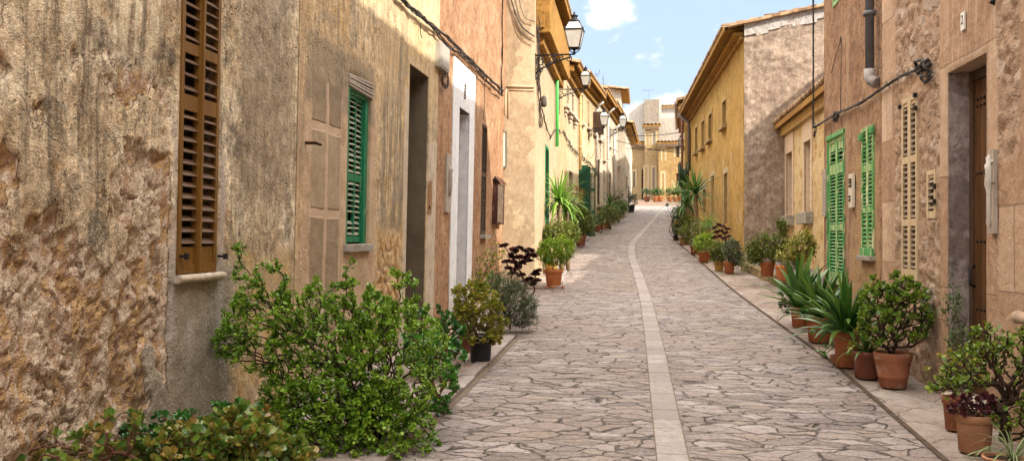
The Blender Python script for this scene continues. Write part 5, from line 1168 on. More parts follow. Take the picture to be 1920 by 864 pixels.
def antenna(px, py, Y, h, label):
    p = atY(px, py, Y); o = thing('aerial', label, 'aerial', tuple(p)); mb = MB(); mb.tube([(0, 0, -1.5), (0, 0, h)], .02, 5); mb.tube([(-.7, 0, h-.1), (.7, 0, h-.1)], .015, 4)
    for k in range(7): x = -.6+.2*k; mb.tube([(x, -.28+.02*k, h-.1), (x, .28-.02*k, h-.1)], .01, 4); mb.tube([(x, 0, h-.1-.16), (x, 0, h-.1+.16)], .008, 4)
    mb.build('aerial_rods', PIPEGREY, o)
antenna(1216, 186, 104, 1.1, 'thin television aerial on the rough chimney block')
# ------------------------------------------------------------------ street lamps
def street_lamp(label, foot, dirv, reach, s, arm_y=0.0):
    """foot: point on the wall; dirv: horizontal direction of the arm; s: lantern height in metres"""
    d = Vector(dirv).normalized(); M = Matrix(((d.x, -d.y, 0, foot.x), (d.y, d.x, 0, foot.y), (0, 0, 1, foot.z), (0, 0, 0, 1)))
    o = thing('street_lamp', label, 'street lamp', tuple(foot), 'wrought iron street lamps on wall brackets'); F_ = type('F', (), {'M': M})
    k = s/.78
    mb = MB(); mb.tube([(0, 0, 0), (reach, 0, 0)], .014*k+.003, 6); mb.box(-.01, .012, -.03, .03, -.42*k, .04*k)
    def scroll(cx, cz, r, t0, turns, sg=1):
        pts = []
        for i in range(22): t = i/21; a = t0+sg*turns*2*math.pi*t; rr = r*(1-.78*t); pts.append((cx+rr*math.cos(a), 0, cz+rr*math.sin(a)))
        mb.tube(pts, .010*k+.002, 5)
    scroll(.11*k, -.13*k, .10*k, R(90), 1.4); scroll(.10*k, -.31*k, .07*k, R(180), 1.3, -1); scroll(reach*.86, -.09*k, .07*k, R(90), 1.4, -1); scroll(reach*.45, -.10*k, .075*k, R(60), 1.2); scroll(reach*.66, -.07*k, .05*k, R(100), 1.2, -1); scroll(.28*k, -.22*k, .07*k, R(20), 1.2)
    pts = [(0.01, 0, -.40*k)]+[(reach*t, 0, -.40*k+.37*k*t**.62) for t in np.linspace(.05, .92, 14)]; mb.tube(pts, .015*k+.002, 6)
    for t in (.15, .3, .5): mb.tube([(reach*t, 0, 0), (reach*(t+.06), 0, -.30*k*(1-t))], .008*k+.001, 5)
    mb.tube([(0, 0, -.42*k), (.02, 0, -.47*k), (.0, 0, -.5*k)], [.02*k, .03*k, .012*k], 6)
    part(mb, 'bracket', IRON, o, F_)
    L = Matrix.Translation((reach, 0, .12*k)); 
    # lantern: lower body narrow at the bottom, wide shoulder, sloping roof panes, cap and finial
    zb, zs, zr = 0.0, .36*k, .53*k; wb, ws, wr = .105*k, .185*k, .10*k
    mb = MB()
    def ring(w, z, r): c = [(w, w, z), (-w, w, z), (-w, -w, z), (w, -w, z)]; [mb.tube([c[i], c[(i+1) % 4]], r, 5) for i in range(4)]; return c
    c0 = ring(wb, zb, .011*k+.002); c1 = ring(ws, zs, .015*k+.002); c2 = ring(wr, zr, .011*k+.002)
    for i in range(4): mb.tube([c0[i], c1[i]], .009*k+.0015, 5); mb.tube([c1[i], c2[i]], .009*k+.0015, 5); mb.tube([c1[i], (c1[i][0]*1.12, c1[i][1]*1.12, zs+.035*k)], [.012*k, .004*k], 5)
    mb.lathe([(.115*k, zr), (.125*k, zr+.02*k), (.085*k, zr+.05*k), (.055*k, zr+.085*k), (.075*k, zr+.125*k), (.08*k, zr+.135*k), (.035*k, zr+.15*k), (.018*k, zr+.17*k), (.024*k, zr+.19*k), (.012*k, zr+.21*k), (.0, zr+.23*k)], (0, 0, 0), 14)
    mb.lathe([(.0, -.05*k), (.03*k, -.04*k), (.035*k, -.02*k), (wb*.9, 0)], (0, 0, 0), 10)
    for sx_ in (-1, 1): mb.tube([(sx_*wb, 0, 0), (sx_*wb*.9, 0, -.05*k), (sx_*.04*k, 0, -.08*k), (sx_*.0, 0, -.12*k)], .010*k+.001, 5)
    mb.tube([(0, 0, -.13*k), (0, 0, -.04*k)], .022*k, 8)
    fo = mb.build('lantern_frame', IRON); put(fo, o, M @ L)
    gl = MB(); e = .004
    def pane(a, b, c, d): gl.quad(a, b, c, d)
    for i in range(4):
        j = (i+1) % 4; pane(c0[i], c0[j], c1[j], c1[i]); pane(c1[i], c1[j], c2[j], c2[i])
    gl.quad(*c0)
    go = gl.build('lantern_glass', LAMPGLASS); put(go, o, M @ L)
    return o
p = DS(1004, 105, .0); tgt = atY(1077, 105, 18.75); street_lamp('largest lantern, on the corner bracket of the cream house nearest the camera', Vector((p.x, 18.72, p.z)), (1, 0, 0), tgt.x-p.x, .79)
def wall_lamp(label, F, px, py, px2, s):
    u, v = F.uv(px, py); f = F.w(u, 0, v); t = atY(px2, py, f.y); street_lamp(label, f, (1, 0, 0), t.x-f.x, s)
wall_lamp('second lantern, mounted past the green drainpipe of the cream house', FD, 1046, 168, 1098, .56)
wall_lamp('third lantern, on a bracket beside the tall steel pole', FH, 1103, 241, 1133, .70)
wall_lamp('fourth lantern, smallest on the left side before the grey end house', FJ, 1143, 243, 1168, .74)
u, v = FN2.uv(1291, 275) if False else (0, 0)
f = Vector((1.86, 42.6, atY(1284, 277, 42.6).z)); t = atY(1282.5, 277, 42.6)
street_lamp('tiny lantern on the right, hanging by the farther golden house', Vector((2.0, 42.6, f.z)), (-1, 0, 0), max(.3, 2.0-t.x), .56)
# lantern whose lower tip shows at the top edge on the right
p = FR.w(FR.uv(1868, 0)[0], 0, FR.uv(1853, 14)[1]+.32); 
def bottom_lamp():
    q = atY(1853, 14, p.y)
    return street_lamp('lantern cut by the top edge above the deep doorway on the right', Vector((XR, p.y, q.z+.50)), (-1, 0, 0), .34, .78)
bl_ = bottom_lamp(); 
# ------------------------------------------------------------------ plants
class Rng:
    pass
def leaf_tpl(kind):
    """verts (k,3): x along the leaf, y across, z up; list of quads"""
    if kind == 'round':
        v = [(0, 0, 0), (.28, .36, .05), (.28, -.36, .05), (.72, .40, .04), (.72, -.40, .04), (1, .0, -.02)]
        v = [(0, .05, 0), (0, -.05, 0), (.35, .40, .06), (.35, -.40, .06), (.78, .36, .04), (.78, -.36, .04), (1, .10, -.03), (1, -.10, -.03)]
        f = [(0, 1, 3, 2), (2, 3, 5, 4), (4, 5, 7, 6)]
    elif kind == 'jade':
        v = []; prof = [(0, .07), (.25, .24), (.55, .40), (.82, .35), (1.0, .10)]
        for x, w_ in prof: v += [(x, w_, .07*x), (x, 0, -.05+.02*x), (x, -w_, .07*x)]
        f = []
        for i in range(4):
            a = i*3; f += [(a, a+1, a+4, a+3), (a+1, a+2, a+5, a+4)]
    elif kind == 'ovate':
        v = [(0, 0, 0), (.35, .22, .05), (.35, -.22, .05), (1, 0, -.08), (.6, 0, -.02)]; f = [(0, 2, 4, 1), (1, 4, 2, 3)]; f = [(0, 2, 4, 1), (4, 2, 3, 1)]
    elif kind == 'needle': v = [(0, .05, 0), (0, -.05, 0), (1, -.05, 0), (1, .05, 0)]; f = [(0, 1, 2, 3)]
    elif kind == 'lance': v = [(0, .03, 0), (0, -.03, 0), (.5, -.12, .03), (.5, .12, .03), (1, -.01, -.08), (1, .01, -.08)]; f = [(0, 1, 2, 3), (3, 2, 4, 5)]
    return np.array(v, float), np.array(f)
def scatter(kind, P, D, S, rng, roll=True, rnd=None):
    """leaves at P (n,3) pointing along D with size S; returns verts, quads, rnd"""
    T, Fq = leaf_tpl(kind); n = len(P); D = D/np.linalg.norm(D, axis=1, keepdims=True)
    up = np.tile([0, 0, 1.0], (n, 1))+rng.normal(0, .45, (n, 3)); Yv = np.cross(up, D); Yv /= np.linalg.norm(Yv, axis=1, keepdims=True)+1e-9; Zv = np.cross(D, Yv)
    V = P[:, None, :]+S[:, None, None]*(T[None, :, 0:1]*D[:, None, :]+T[None, :, 1:2]*Yv[:, None, :]+T[None, :, 2:3]*Zv[:, None, :])
    F_ = Fq[None]+(np.arange(n)*len(T))[:, None, None]
    r = rng.random(n) if rnd is None else rnd
    return V.reshape(-1, 3), F_.reshape(-1, 4), np.repeat(r, len(T))
def grow(base, pts, bal=.35, up=0.0):
    """attach scattered points to a tree, nearest first; returns nodes, parent, count"""
    N = [np.array(base, float)]; par = [-1]; pl = [0.0]; o = np.argsort(np.linalg.norm(pts-base, axis=1))
    A = np.zeros((len(pts)+1, 3)); A[0] = base; PL = np.zeros(len(pts)+1)
    for k, i in enumerate(o):
        p = pts[i]; d = np.linalg.norm(A[:k+1]-p, axis=1); c = d+bal*PL[:k+1]+np.maximum(0, A[:k+1, 2]-p[2])*up; j = int(np.argmin(c)); A[k+1] = p; PL[k+1] = PL[j]+d[j]; par.append(j)
    par = np.array(par); cnt = np.ones(len(par))
    for i in range(len(par)-1, 0, -1): cnt[par[i]] += cnt[i]
    return A, par, cnt
def branches(A, par, cnt, rmin, rmax, k=5, curve=.12, rng=None):
    V = []; Fc = []; n = 0; cm = cnt.max()
    rad = rmin+(rmax-rmin)*((cnt-1)/max(1, cm-1))**.55
    for i in range(1, len(A)):
        a = A[par[i]]; b = A[i]; L = np.linalg.norm(b-a)
        if L < 1e-5: continue
        mid = (a+b)/2+(rng.normal(0, 1, 3)*L*curve if rng is not None else 0); pts = [a, mid, b]; rs = [min(rad[par[i]], rad[i]*1.35), rad[i]*1.12, rad[i]]
        t = (b-a)/L; u = np.cross(t, [0, 0, 1.0] if abs(t[2]) < .9 else [1.0, 0, 0]); u /= np.linalg.norm(u); w_ = np.cross(t, u)
        th = np.arange(k)*2*np.pi/k; ring = np.cos(th)[:, None]*u+np.sin(th)[:, None]*w_
        for p, r in zip(pts, rs): V.append(p+ring*r)
        for s in range(2):
            for j in range(k): Fc.append((n+s*k+j, n+s*k+(j+1) % k, n+(s+1)*k+(j+1) % k, n+(s+1)*k+j))
        n += 3*k
    return (np.vstack(V) if V else np.zeros((0, 3))), np.array(Fc)
def ell_pts(ells, n, rng, shell=.0):
    """points in a union of ellipsoids (cx,cy,cz,rx,ry,rz)"""
    vol = np.array([e[3]*e[4]*e[5] for e in ells]); vol = vol**.72; vol /= vol.sum(); P = []
    for e, w_ in zip(ells, vol):
        m_ = max(3, int(n*w_)); q = rng.normal(0, 1, (m_, 3)); q /= np.linalg.norm(q, axis=1, keepdims=True); r = rng.random((m_, 1))**(1/(3+shell*4)); q = q*r
        P.append(np.array(e[:3])+q*np.array(e[3:]))
    return np.vstack(P)

LM = {
 'lime': leafmat('bright_small_leaf', [(.045, .12, .012), (.13, .28, .02), (.26, .43, .035), (.46, .60, .07)], .35, .3, .45),
 'jadeM': leafmat('jade_leaf_mid', [(.04, .10, .014), (.10, .19, .02), (.20, .30, .032), (.36, .40, .055)], .35, .2, .45),
 'spek': leafmat('dim_small_leaf', [(.05, .10, .012), (.11, .19, .02), (.20, .29, .03), (.30, .38, .05)], .35, .25, .4),
 'jadeR': leafmat('jade_leaf_reddish', [(.035, .10, .016), (.08, .17, .022), (.18, .25, .034), (.30, .22, .045), (.36, .12, .035)], .3, .15, .5),
 'jadeD': leafmat('jade_leaf_dark', [(.015, .075, .012), (.03, .13, .02), (.06, .20, .03), (.12, .28, .045)], .3, .12, .5),
 'jadeG': leafmat('jade_leaf_glossy', [(.025, .12, .015), (.05, .20, .022), (.10, .28, .035), (.18, .36, .05)], .3, .15, .5),
 'jadeY': leafmat('jade_leaf_yellow', [(.06, .11, .015), (.15, .20, .02), (.30, .31, .035), (.42, .36, .05), (.40, .24, .04)], .4, .25, .4),
 'olive': leafmat('olive_leaf', [(.05, .085, .012), (.10, .14, .02), (.17, .20, .03), (.27, .27, .05)], .5, .25),
 'fresh': leafmat('fresh_leaf', [(.08, .17, .015), (.18, .31, .025), (.34, .48, .04), (.52, .60, .07)], .5, .35),
 'mid': leafmat('mid_green_leaf', [(.03, .07, .014), (.06, .12, .022), (.10, .18, .03), (.17, .25, .05)], .5, .25),
 'grey': leafmat('grey_green_leaf', [(.045, .06, .035), (.085, .11, .06), (.13, .16, .09), (.19, .20, .11)], .7, .15, .2),
 'dark': leafmat('dark_green_leaf', [(.012, .035, .012), (.025, .06, .02), (.045, .10, .03), (.07, .14, .045)], .45, .15, .4),
 'strap': leafmat('strap_leaf', [(.014, .05, .010), (.03, .10, .016), (.07, .17, .024), (.20, .30, .05)], .35, .2, .5),
 'yucca': leafmat('yucca_leaf', [(.06, .16, .02), (.12, .26, .03), (.22, .38, .05), (.36, .50, .09)], .4, .3, .4),
 'yuccaD': leafmat('yucca_leaf_dark', [(.02, .07, .015), (.05, .13, .02), (.09, .20, .03), (.16, .28, .05)], .45, .2, .4),
 'agave': leafmat('grey_agave_leaf', [(.09, .13, .06), (.15, .20, .08), (.22, .28, .12), (.32, .36, .18)], .5, .15),
 'aeon': leafmat('dark_aeonium_leaf', [(.022, .008, .010), (.05, .012, .015), (.09, .022, .022), (.13, .05, .03)], .35, .08, .5),
 'wine': leafmat('wine_succulent_leaf', [(.05, .012, .018), (.10, .02, .03), (.16, .035, .045), (.18, .08, .05)], .4, .1, .4),
 'vari': leafmat('variegated_leaf', [(.06, .11, .015), (.12, .17, .02), (.24, .26, .03), (.55, .50, .12), (.65, .60, .20)], .45, .3),
 'ochre': leafmat('ochre_twig_leaf', [(.22, .14, .02), (.36, .23, .03), (.46, .32, .05)], .6, .3),
 'dry': leafmat('dry_leaf', [(.14, .09, .04), (.24, .17, .08)], .8, .2),
}
BARK = flat('brown_bark', (.085, .052, .035), .85, 0, .45, 30, .15, .6)
BARKD = flat('dark_bark', (.045, .028, .020), .85, 0, .45, 30, .15, .6)
BARKR = flat('reddish_bark', (.14, .07, .045), .85, 0, .4, 30, .15, .6)
BARKT = flat('tan_trunk', (.20, .14, .08), .9, 0, .4, 18, .1, .9)

def pot(parent, r, h, mat, kind='rim', soilr=True, x=0, y=0, z=0, taper=.72, name='pot'):
    mb = MB(); rt, rb = r, r*taper
    if kind == 'rim': prof = [(0.0, 0), (rb*.96, 0), (rb, .01*h), (rb+(rt*.93-rb)*.8, h*.76), (rt*.93, h*.79), (rt, h*.80), (rt*1.01, h*.98), (rt*.99, h), (rt*.90, h), (rt*.88, h*.86)]
    elif kind == 'band': prof = [(0.0, 0), (rb*.95, 0), (rb, .02*h), (rb*1.12, h*.28), (rb*1.17, h*.30), (rb*1.15, h*.33), (rt*.93, h*.70), (rt*.95, h*.74), (rt, h*.78), (rt*1.03, h*.93), (rt*1.0, h), (rt*.90, h), (rt*.88, h*.85)]
    elif kind == 'plastic': prof = [(0, 0), (rb, 0), (rb*1.01, .02*h), (rt*.97, h*.93), (rt*1.03, h*.935), (rt*1.03, h), (rt*.96, h), (rt*.93, h*.88)]
    elif kind == 'bowl': prof = [(0, 0), (rt*.5, 0), (rt*.80, h*.4), (rt*.95, h*.85), (rt*1.06, h*.88), (rt*1.06, h), (rt*.92, h), (rt*.88, h*.85)]
    mb.lathe(prof, (x, y, z), 28, cap=False); o = mb.build(name, mat, parent)
    s = MB(); rr = prof[-1][0]; s.lathe([(rr+.004, prof[-1][1]-.002), (rr*.5, prof[-1][1]+.012), (0, prof[-1][1]+.016)], (x, y, z), 20, cap=False); s.build('soil', SOIL, o)
    return o
class Plant:
    def __init__(s, name, label, cat, base, seed, group=None):
        s.o = thing(name, label, cat, tuple(base), group); s.b = np.array(base, float); s.rng = np.random.default_rng(seed); s.Y = base[1]
    def px2l(s, px, py, dy=0.0):
        p = atY(px, py, s.Y+dy); return np.array(p)-s.b
    def ells(s, L):
        """crown lobes given as (centre px, centre py, half width px, half height px[, depth shift, half depth])"""
        out = []
        for e in L:
            dy = e[4] if len(e) > 4 else 0; c = s.px2l(e[0], e[1], dy); k = (s.Y+dy)/FPX; rx, rz = e[2]*k, e[3]*k; ry = e[5] if len(e) > 5 else min(rx, .6)
            out.append((c[0], c[1], c[2], rx, ry, rz))
        return out
    def shrub(s, ells, n, leaf, size, per, lm, bark=None, root=(0, 0, 0), rmin=.002, rmax=.02, bal=.35, tipfrac=1.0, spread=.05, rosette=False, shell=0, along=True, stemname='stems', hgrad=0, up=0.0, curve=.12):
        rng = s.rng; pts = ell_pts(ells, n, rng, shell); pts = pts[pts[:, 2] > root[2]-.25]; A, par, cnt = grow(np.array(root), pts, bal, up)
        V, Fc = branches(A, par, cnt, rmin, rmax, 5, curve, rng)
        if len(V): npmesh(stemname, V, Fc, 4, bark or BARK, s.o, smooth=True)
        tips = np.where(cnt <= 1 if tipfrac >= 1 else cnt <= 3)[0]; tips = tips[tips > 0] if tipfrac >= 1 else np.arange(1, len(A))[cnt[1:] <= 6]
        Ps = []; Ds = []; Ss = []
        for i in tips:
            a = A[par[i]]; b = A[i]; d = b-a; L = np.linalg.norm(d)+1e-6; d = d/L
            m_ = per if cnt[i] <= 1 else max(1, per//2)
            if rosette:
                th = np.arange(m_)*2.4+rng.random()*6; el = np.linspace(.15, 1.15, m_)+rng.normal(0, .1, m_)
                u = np.cross(d, rng.normal(0, 1, 3)); u /= np.linalg.norm(u)+1e-9; w_ = np.cross(d, u)
                dd = np.cos(el)[:, None]*(np.cos(th)[:, None]*u+np.sin(th)[:, None]*w_)+np.sin(el)[:, None]*(d*.7+np.array([0, 0, .4]))
                Ps.append(np.tile(b, (m_, 1))-d*np.linspace(.6, 0, m_)[:, None]*size*1.1); Ds.append(dd); Ss.append(size*rng.uniform(.6, 1.15, m_)*np.linspace(1, .55, m_))
            else:
                t = rng.random((m_, 1)); p = a+(b-a)*(t if along else 1)+rng.normal(0, spread, (m_, 3))*(0 if along and spread == 0 else 1)
                dd = rng.normal(0, 1, (m_, 3))+d*.7+np.array([0, 0, .35]); Ps.append(p); Ds.append(dd); Ss.append(size*rng.uniform(.6, 1.25, m_))
        P = np.vstack(Ps); D = np.vstack(Ds); S = np.concatenate(Ss)
        zmin, zmax = P[:, 2].min(), P[:, 2].max(); r = rng.random(len(P))
        cl = np.array([mn.noise(Vector(p*5.0+7)) for p in P[::1]])*.5+.5 if len(P) < 60000 else 0.5
        r = np.clip(r*.6+cl*.5-.05, 0, 1)
        Vv, Ff, rr = scatter(leaf, P, D, S, rng, rnd=r)
        npmesh('foliage', Vv, Ff, 4, lm, s.o, {'rnd': rr}, smooth=(leaf == 'jade'))
        return A
    def blades(s, c, n, L, w_, lm, droop=.8, elmin=.1, elmax=1.5, seg=7, name='leaves', z0=.0, fold=.25, taper=1.0, stiff=False, rbase=.02):
        rng = s.rng; V = []; Fc = []; rr = []; k = 0
        for i in range(n):
            az = i*2.39996+rng.normal(0, .25); el = elmin+(elmax-elmin)*((i+.5)/n)**.8+rng.normal(0, .08); Ln = L*rng.uniform(.72, 1.12); wi = w_*rng.uniform(.8, 1.15)
            dr = droop*rng.uniform(.6, 1.3)*(math.cos(el)**.6 if el < 1.55 else .05)
            h = np.array([math.cos(az), math.sin(az), 0]); side = np.array([-h[1], h[0], 0]); p = np.array(c)+h*rbase*rng.random(); e = el; rv = rng.random(); tw = rng.normal(0, .15)
            for j in range(seg+1):
                t = j/seg; wj = wi*(math.sin(math.pi*min(1, (.18+.82*t)))**.7 if taper >= 1 else (1-t)**.5)*.5
                if j == seg: wj = wi*.02
                nrm = np.cross(side, h*math.cos(e)+np.array([0, 0, math.sin(e)])); sd = side*math.cos(tw)+nrm*math.sin(tw)
                V += [p+sd*wj+(-nrm)*0, p+nrm*wj*fold*-1.0, p-sd*wj]; rr += [min(1, max(0, rv*.7+t*.3))]*3
                d = h*math.cos(e)+np.array([0, 0, math.sin(e)]); p = p+d*(Ln/seg); e -= dr/seg*(1+1.2*t)
            for j in range(seg):
                a = k+j*3; Fc += [(a, a+1, a+4, a+3), (a+1, a+2, a+5, a+4)]
            k += (seg+1)*3
        npmesh(name, np.array(V), np.array(Fc), 4, lm, s.o, {'rnd': rr}, smooth=True)
    def trunk(s, pts, r, mat=None, name='trunk'):
        mb = MB(); P = []
        for a, b in zip(pts[:-1], pts[1:]):
            for t in np.linspace(0, 1, 6)[:-1]: P.append(Vector(a).lerp(Vector(b), t)+Vector(mn.noise_vector((Vector(a).lerp(Vector(b), t))*7))*.01)
        P.append(Vector(pts[-1])); rs = np.interp(np.linspace(0, 1, len(P)), np.linspace(0, 1, len(r)), r)*(1+.12*np.sin(np.arange(len(P))*2.1)); mb.tube(P, list(rs), 9); return mb.build(name, mat or BARKT, s.o)
def potted(label, px, py, seed, r_px, h_px, mat, kind='rim', name='potted_plant', cat='potted plant', extra=.03, saucer=None, taper=.72, group=None):
    """pot whose base centre is seen at pixel (px,py) (bottom edge of the pot)"""
    b = at(px, py, extra); r0 = r_px*b.y/FPX; b = Vector((b.x, b.y+r0*taper*.9, g(b.y+r0*taper)+extra)); P = Plant(name, label, cat, b, seed, group); r = r_px*P.Y/FPX; h = h_px*P.Y/FPX; z = 0
    if saucer: mb = MB(); mb.lathe([(0, 0), (r*1.05, 0), (r*1.15, .03), (r*1.08, .03), (r*1.0, .012), (0, .012)], (0, 0, 0), 28, cap=False); mb.build('saucer', saucer, P.o); z = .014
    pot(P.o, r, h, mat, kind, z=z, taper=taper); P.r, P.h = r, h; P.top = np.array([0, 0, h*.86+z]); return P

# ---- left, near
# jade bushes along the bottom left, in a low planter below the frame
b = Vector((-1.85, 4.35, g(4.35)+.035)); P = Plant('jade_bush', 'broad red-edged jade bush at the bottom left corner in front of the crumbling wall', 'bush', b, 11)
P.shrub(P.ells([(450, 832, 85, 78, 0, .30), (350, 865, 110, 85, 0, .3), (530, 880, 45, 60, 0, .3), (250, 890, 80, 70, 0, .25)]), 560, 'jade', .060, 12, LM['jadeR'], BARKR, (0, 0, .0), .003, .014, rosette=True, shell=.3, tipfrac=.5)
b = Vector((-2.25, 4.1, g(4.1)+.035)); P = Plant('jade_bush', 'sparse leggy jade branches with few leaves at the far bottom left', 'bush', b, 12)
P.shrub(P.ells([(150, 835, 80, 45, 0, .2), (50, 860, 60, 40, 0, .2), (225, 815, 40, 50, 0, .2)]), 90, 'jade', .054, 10, LM['jadeR'], BARKR, (.2, 0, .0), .004, .012, rosette=True)
P2 = Plant('bamboo_sprig', 'thin sprigs of narrow pointed leaves at the bottom left edge', 'plant', (-2.62, 4.2, g(4.2)+.035), 13)
P2.shrub(P2.ells([(30, 800, 40, 60, 0, .1), (70, 840, 50, 60, 0, .1)]), 14, 'lance', .075, 4, LM['dark'], BARK, (0, 0, 0), .002, .006, spread=.01)
# darker jade behind (left of the big bush)
b = Vector((-2.2, 4.9, g(4.9)+.035)); P = Plant('jade_bush', 'dark green jade bush behind the red-edged one at bottom left', 'bush', b, 14)
P.shrub(P.ells([(330, 840, 140, 75, 0, .25), (250, 840, 60, 60, 0, .2), (440, 815, 95, 75, 0, .25)]), 330, 'jade', .052, 10, LM['jadeD'], BARKR, (0, 0, .0), .003, .014, rosette=True, shell=.2)
# the big bright bush
b = Vector((-1.80, 6.0, g(6.0)+.035)); P = Plant('spekboom_bush', 'big bright green bush with tiny round leaves and dark twigs on the left pavement', 'bush', b, 21)
P.shrub(P.ells([(620, 705, 150, 140, 0, .45), (490, 620, 85, 85, -.1, .3), (446, 488, 12, 44, -.1, .07), (470, 545, 26, 45, -.1, .12), (505, 500, 34, 14, -.1, .08), (535, 545, 16, 30, -.1, .1), (655, 530, 15, 52, 0, .08), (632, 560, 28, 30, 0, .12), (742, 535, 14, 56, .1, .08), (768, 525, 22, 12, .1, .08), (775, 565, 22, 10, .1, .08), (590, 540, 14, 26, 0, .08), (700, 560, 16, 30, 0, .08), (740, 680, 110, 130, .05, .4), (600, 830, 185, 110, -.2, .4), (720, 820, 110, 100, -.1, .4), (640, 760, 150, 110, -.1, .4), (430, 640, 42, 40, -.1, .15), (560, 590, 60, 60, 0, .3), (690, 600, 60, 60, 0, .3)]),
        3700, 'round', .0225, 22, LM['lime'], BARKD, (.0, 0, .0), .0022, .042, bal=.28, tipfrac=.5, spread=.010, shell=.25, curve=.06)
# glossy succulents between the big bush and the kerb
b = Vector((-1.62, 6.95, g(6.9)+.035)); P = Plant('jade_bush', 'glossy dark green succulent spilling over the kerb right of the big bush', 'bush', b, 22)
P.shrub(P.ells([(822, 730, 40, 62, 0, .18), (800, 660, 55, 40, .1, .2), (790, 790, 35, 30, 0, .15)]), 200, 'jade', .058, 11, LM['jadeG'], BARKR, (0, 0, .0), .004, .02, rosette=True, shell=.3)
b = Vector((-2.35, 8.4, g(8.4)+.035)); P = Plant('jade_bush', 'rounded dark jade bush in front of the grey doorway', 'bush', b, 23)
P.shrub(P.ells([(815, 610, 45, 38, 0, .2), (790, 640, 35, 30, 0, .2), (845, 628, 30, 28, 0, .2), (825, 665, 50, 35, -.2, .2)]), 240, 'jade', .060, 12, LM['jadeD'], BARKR, (.15, 0, .0), .004, .022, rosette=True, shell=.3)
P = potted('yellow-green jade shrub growing in a black plastic pot beside the left kerb', 898, 680, 24, 22.5, 46, BLACKPOT, 'plastic', extra=.035, taper=.84)
P.shrub(P.ells([(900, 575, 50, 46), (872, 560, 26, 30), (880, 600, 38, 28), (925, 600, 28, 34), (900, 630, 42, 18), (895, 548, 32, 20)]), 360, 'jade', .056, 14, LM['jadeY'], BARKT, P.top, .004, .016, rosette=True, shell=.3)
P = potted('brown pot with dark leaves half hidden behind the black pot', 871, 661, 25, 14, 30, BROWNPOT, 'plastic', extra=.035, taper=.9)
P.shrub(P.ells([(866, 610, 20, 22)]), 30, 'jade', .05, 9, LM['jadeD'], BARK, P.top, .004, .012, rosette=True)
b = at(965, 622, .0); P = Plant('rosemary_bush', 'grey-green feathery bush at the end of the left pavement', 'bush', b, 26)
P.shrub(P.ells([(965, 570, 42, 44), (945, 545, 30, 40), (985, 595, 26, 26), (935, 590, 24, 30)]), 620, 'needle', .055, 16, LM['grey'], BARK, (-.1, .3, 0), .0015, .014, spread=.02, tipfrac=.5, shell=.2)
P.shrub(P.ells([(955, 560, 30, 40)]), 60, 'ovate', .05, 6, LM['olive'], BARK, (-.1, .3, 0), .0015, .01, spread=.02)
def aeonium(label, base, heads, seed, size, stem=(.012), extra_leaf=26):
    P = Plant('aeonium', label, 'succulent', base, seed); rng = P.rng; V = []; pts = np.array([P.px2l(x, y, rng.uniform(-.12, .12)) for x, y in heads]); mids = pts*.55+rng.normal(0, .03, pts.shape); A, par, cnt = grow(np.array([0, 0, 0.0]), np.vstack([mids, pts]), .15)
    V, Fc = branches(A, par, cnt, stem*.7, stem*2, 5, .05, rng); npmesh('stems', V, Fc, 4, BARKR, P.o, smooth=True); Ps, Ds, Ss = [], [], []
    for p in pts:
        n = extra_leaf; th = np.arange(n)*2.4; el = np.linspace(.05, 1.3, n); ax = np.array([rng.normal(0, .25), rng.normal(0, .25)-.2, 1]); ax /= np.linalg.norm(ax); u = np.cross(ax, [0, 1, 0]); u /= np.linalg.norm(u); w_ = np.cross(ax, u)
        Ds.append(np.cos(el)[:, None]*(np.cos(th)[:, None]*u+np.sin(th)[:, None]*w_)+np.sin(el)[:, None]*ax); Ps.append(np.tile(p, (n, 1))); Ss.append(size*np.linspace(1, .4, n)*rng.uniform(.85, 1.1))
    Vv, Ff, rr = scatter('jade', np.vstack(Ps), np.vstack(Ds), np.concatenate(Ss), rng); npmesh('rosettes', Vv, Ff, 4, LM['aeon'], P.o, {'rnd': rr}); return P
b = at(975, 606, .0); aeonium('tall dark purple aeonium rosettes against the cream side wall', Vector((b.x, b.y+.5, g(b.y+.5))), [(945, 462), (963, 470), (975, 466), (985, 472), (995, 470), (958, 480), (972, 484), (985, 484), (998, 480), (950, 492), (965, 494), (979, 494), (992, 490), (955, 504), (970, 504), (1003, 516), (995, 524), (1008, 510), (985, 528), (1000, 534), (978, 516), (962, 514), (1006, 528)], 27, .088, .011, 34)
b = at(935, 590, .0); P = Plant('shrub', 'thin twiggy shrub with small yellowish leaves against the terracotta wall', 'shrub', b, 28)
P.shrub(P.ells([(912, 500, 20, 42), (932, 480, 12, 26), (900, 530, 22, 24)]), 130, 'round', .04, 7, LM['jadeY'], BARK, (-.1, .1, 0), .002, .012, spread=.02)
b = at(905, 560, .0); P = Plant('shrub', 'mid green leafy shrub behind the yellow-green jade on the left', 'shrub', b, 29)
P.shrub(P.ells([(905, 535, 40, 30), (935, 545, 30, 25)]), 130, 'jade', .06, 8, LM['jadeG'], BARK, (0, 0, 0), .003, .015, rosette=True)

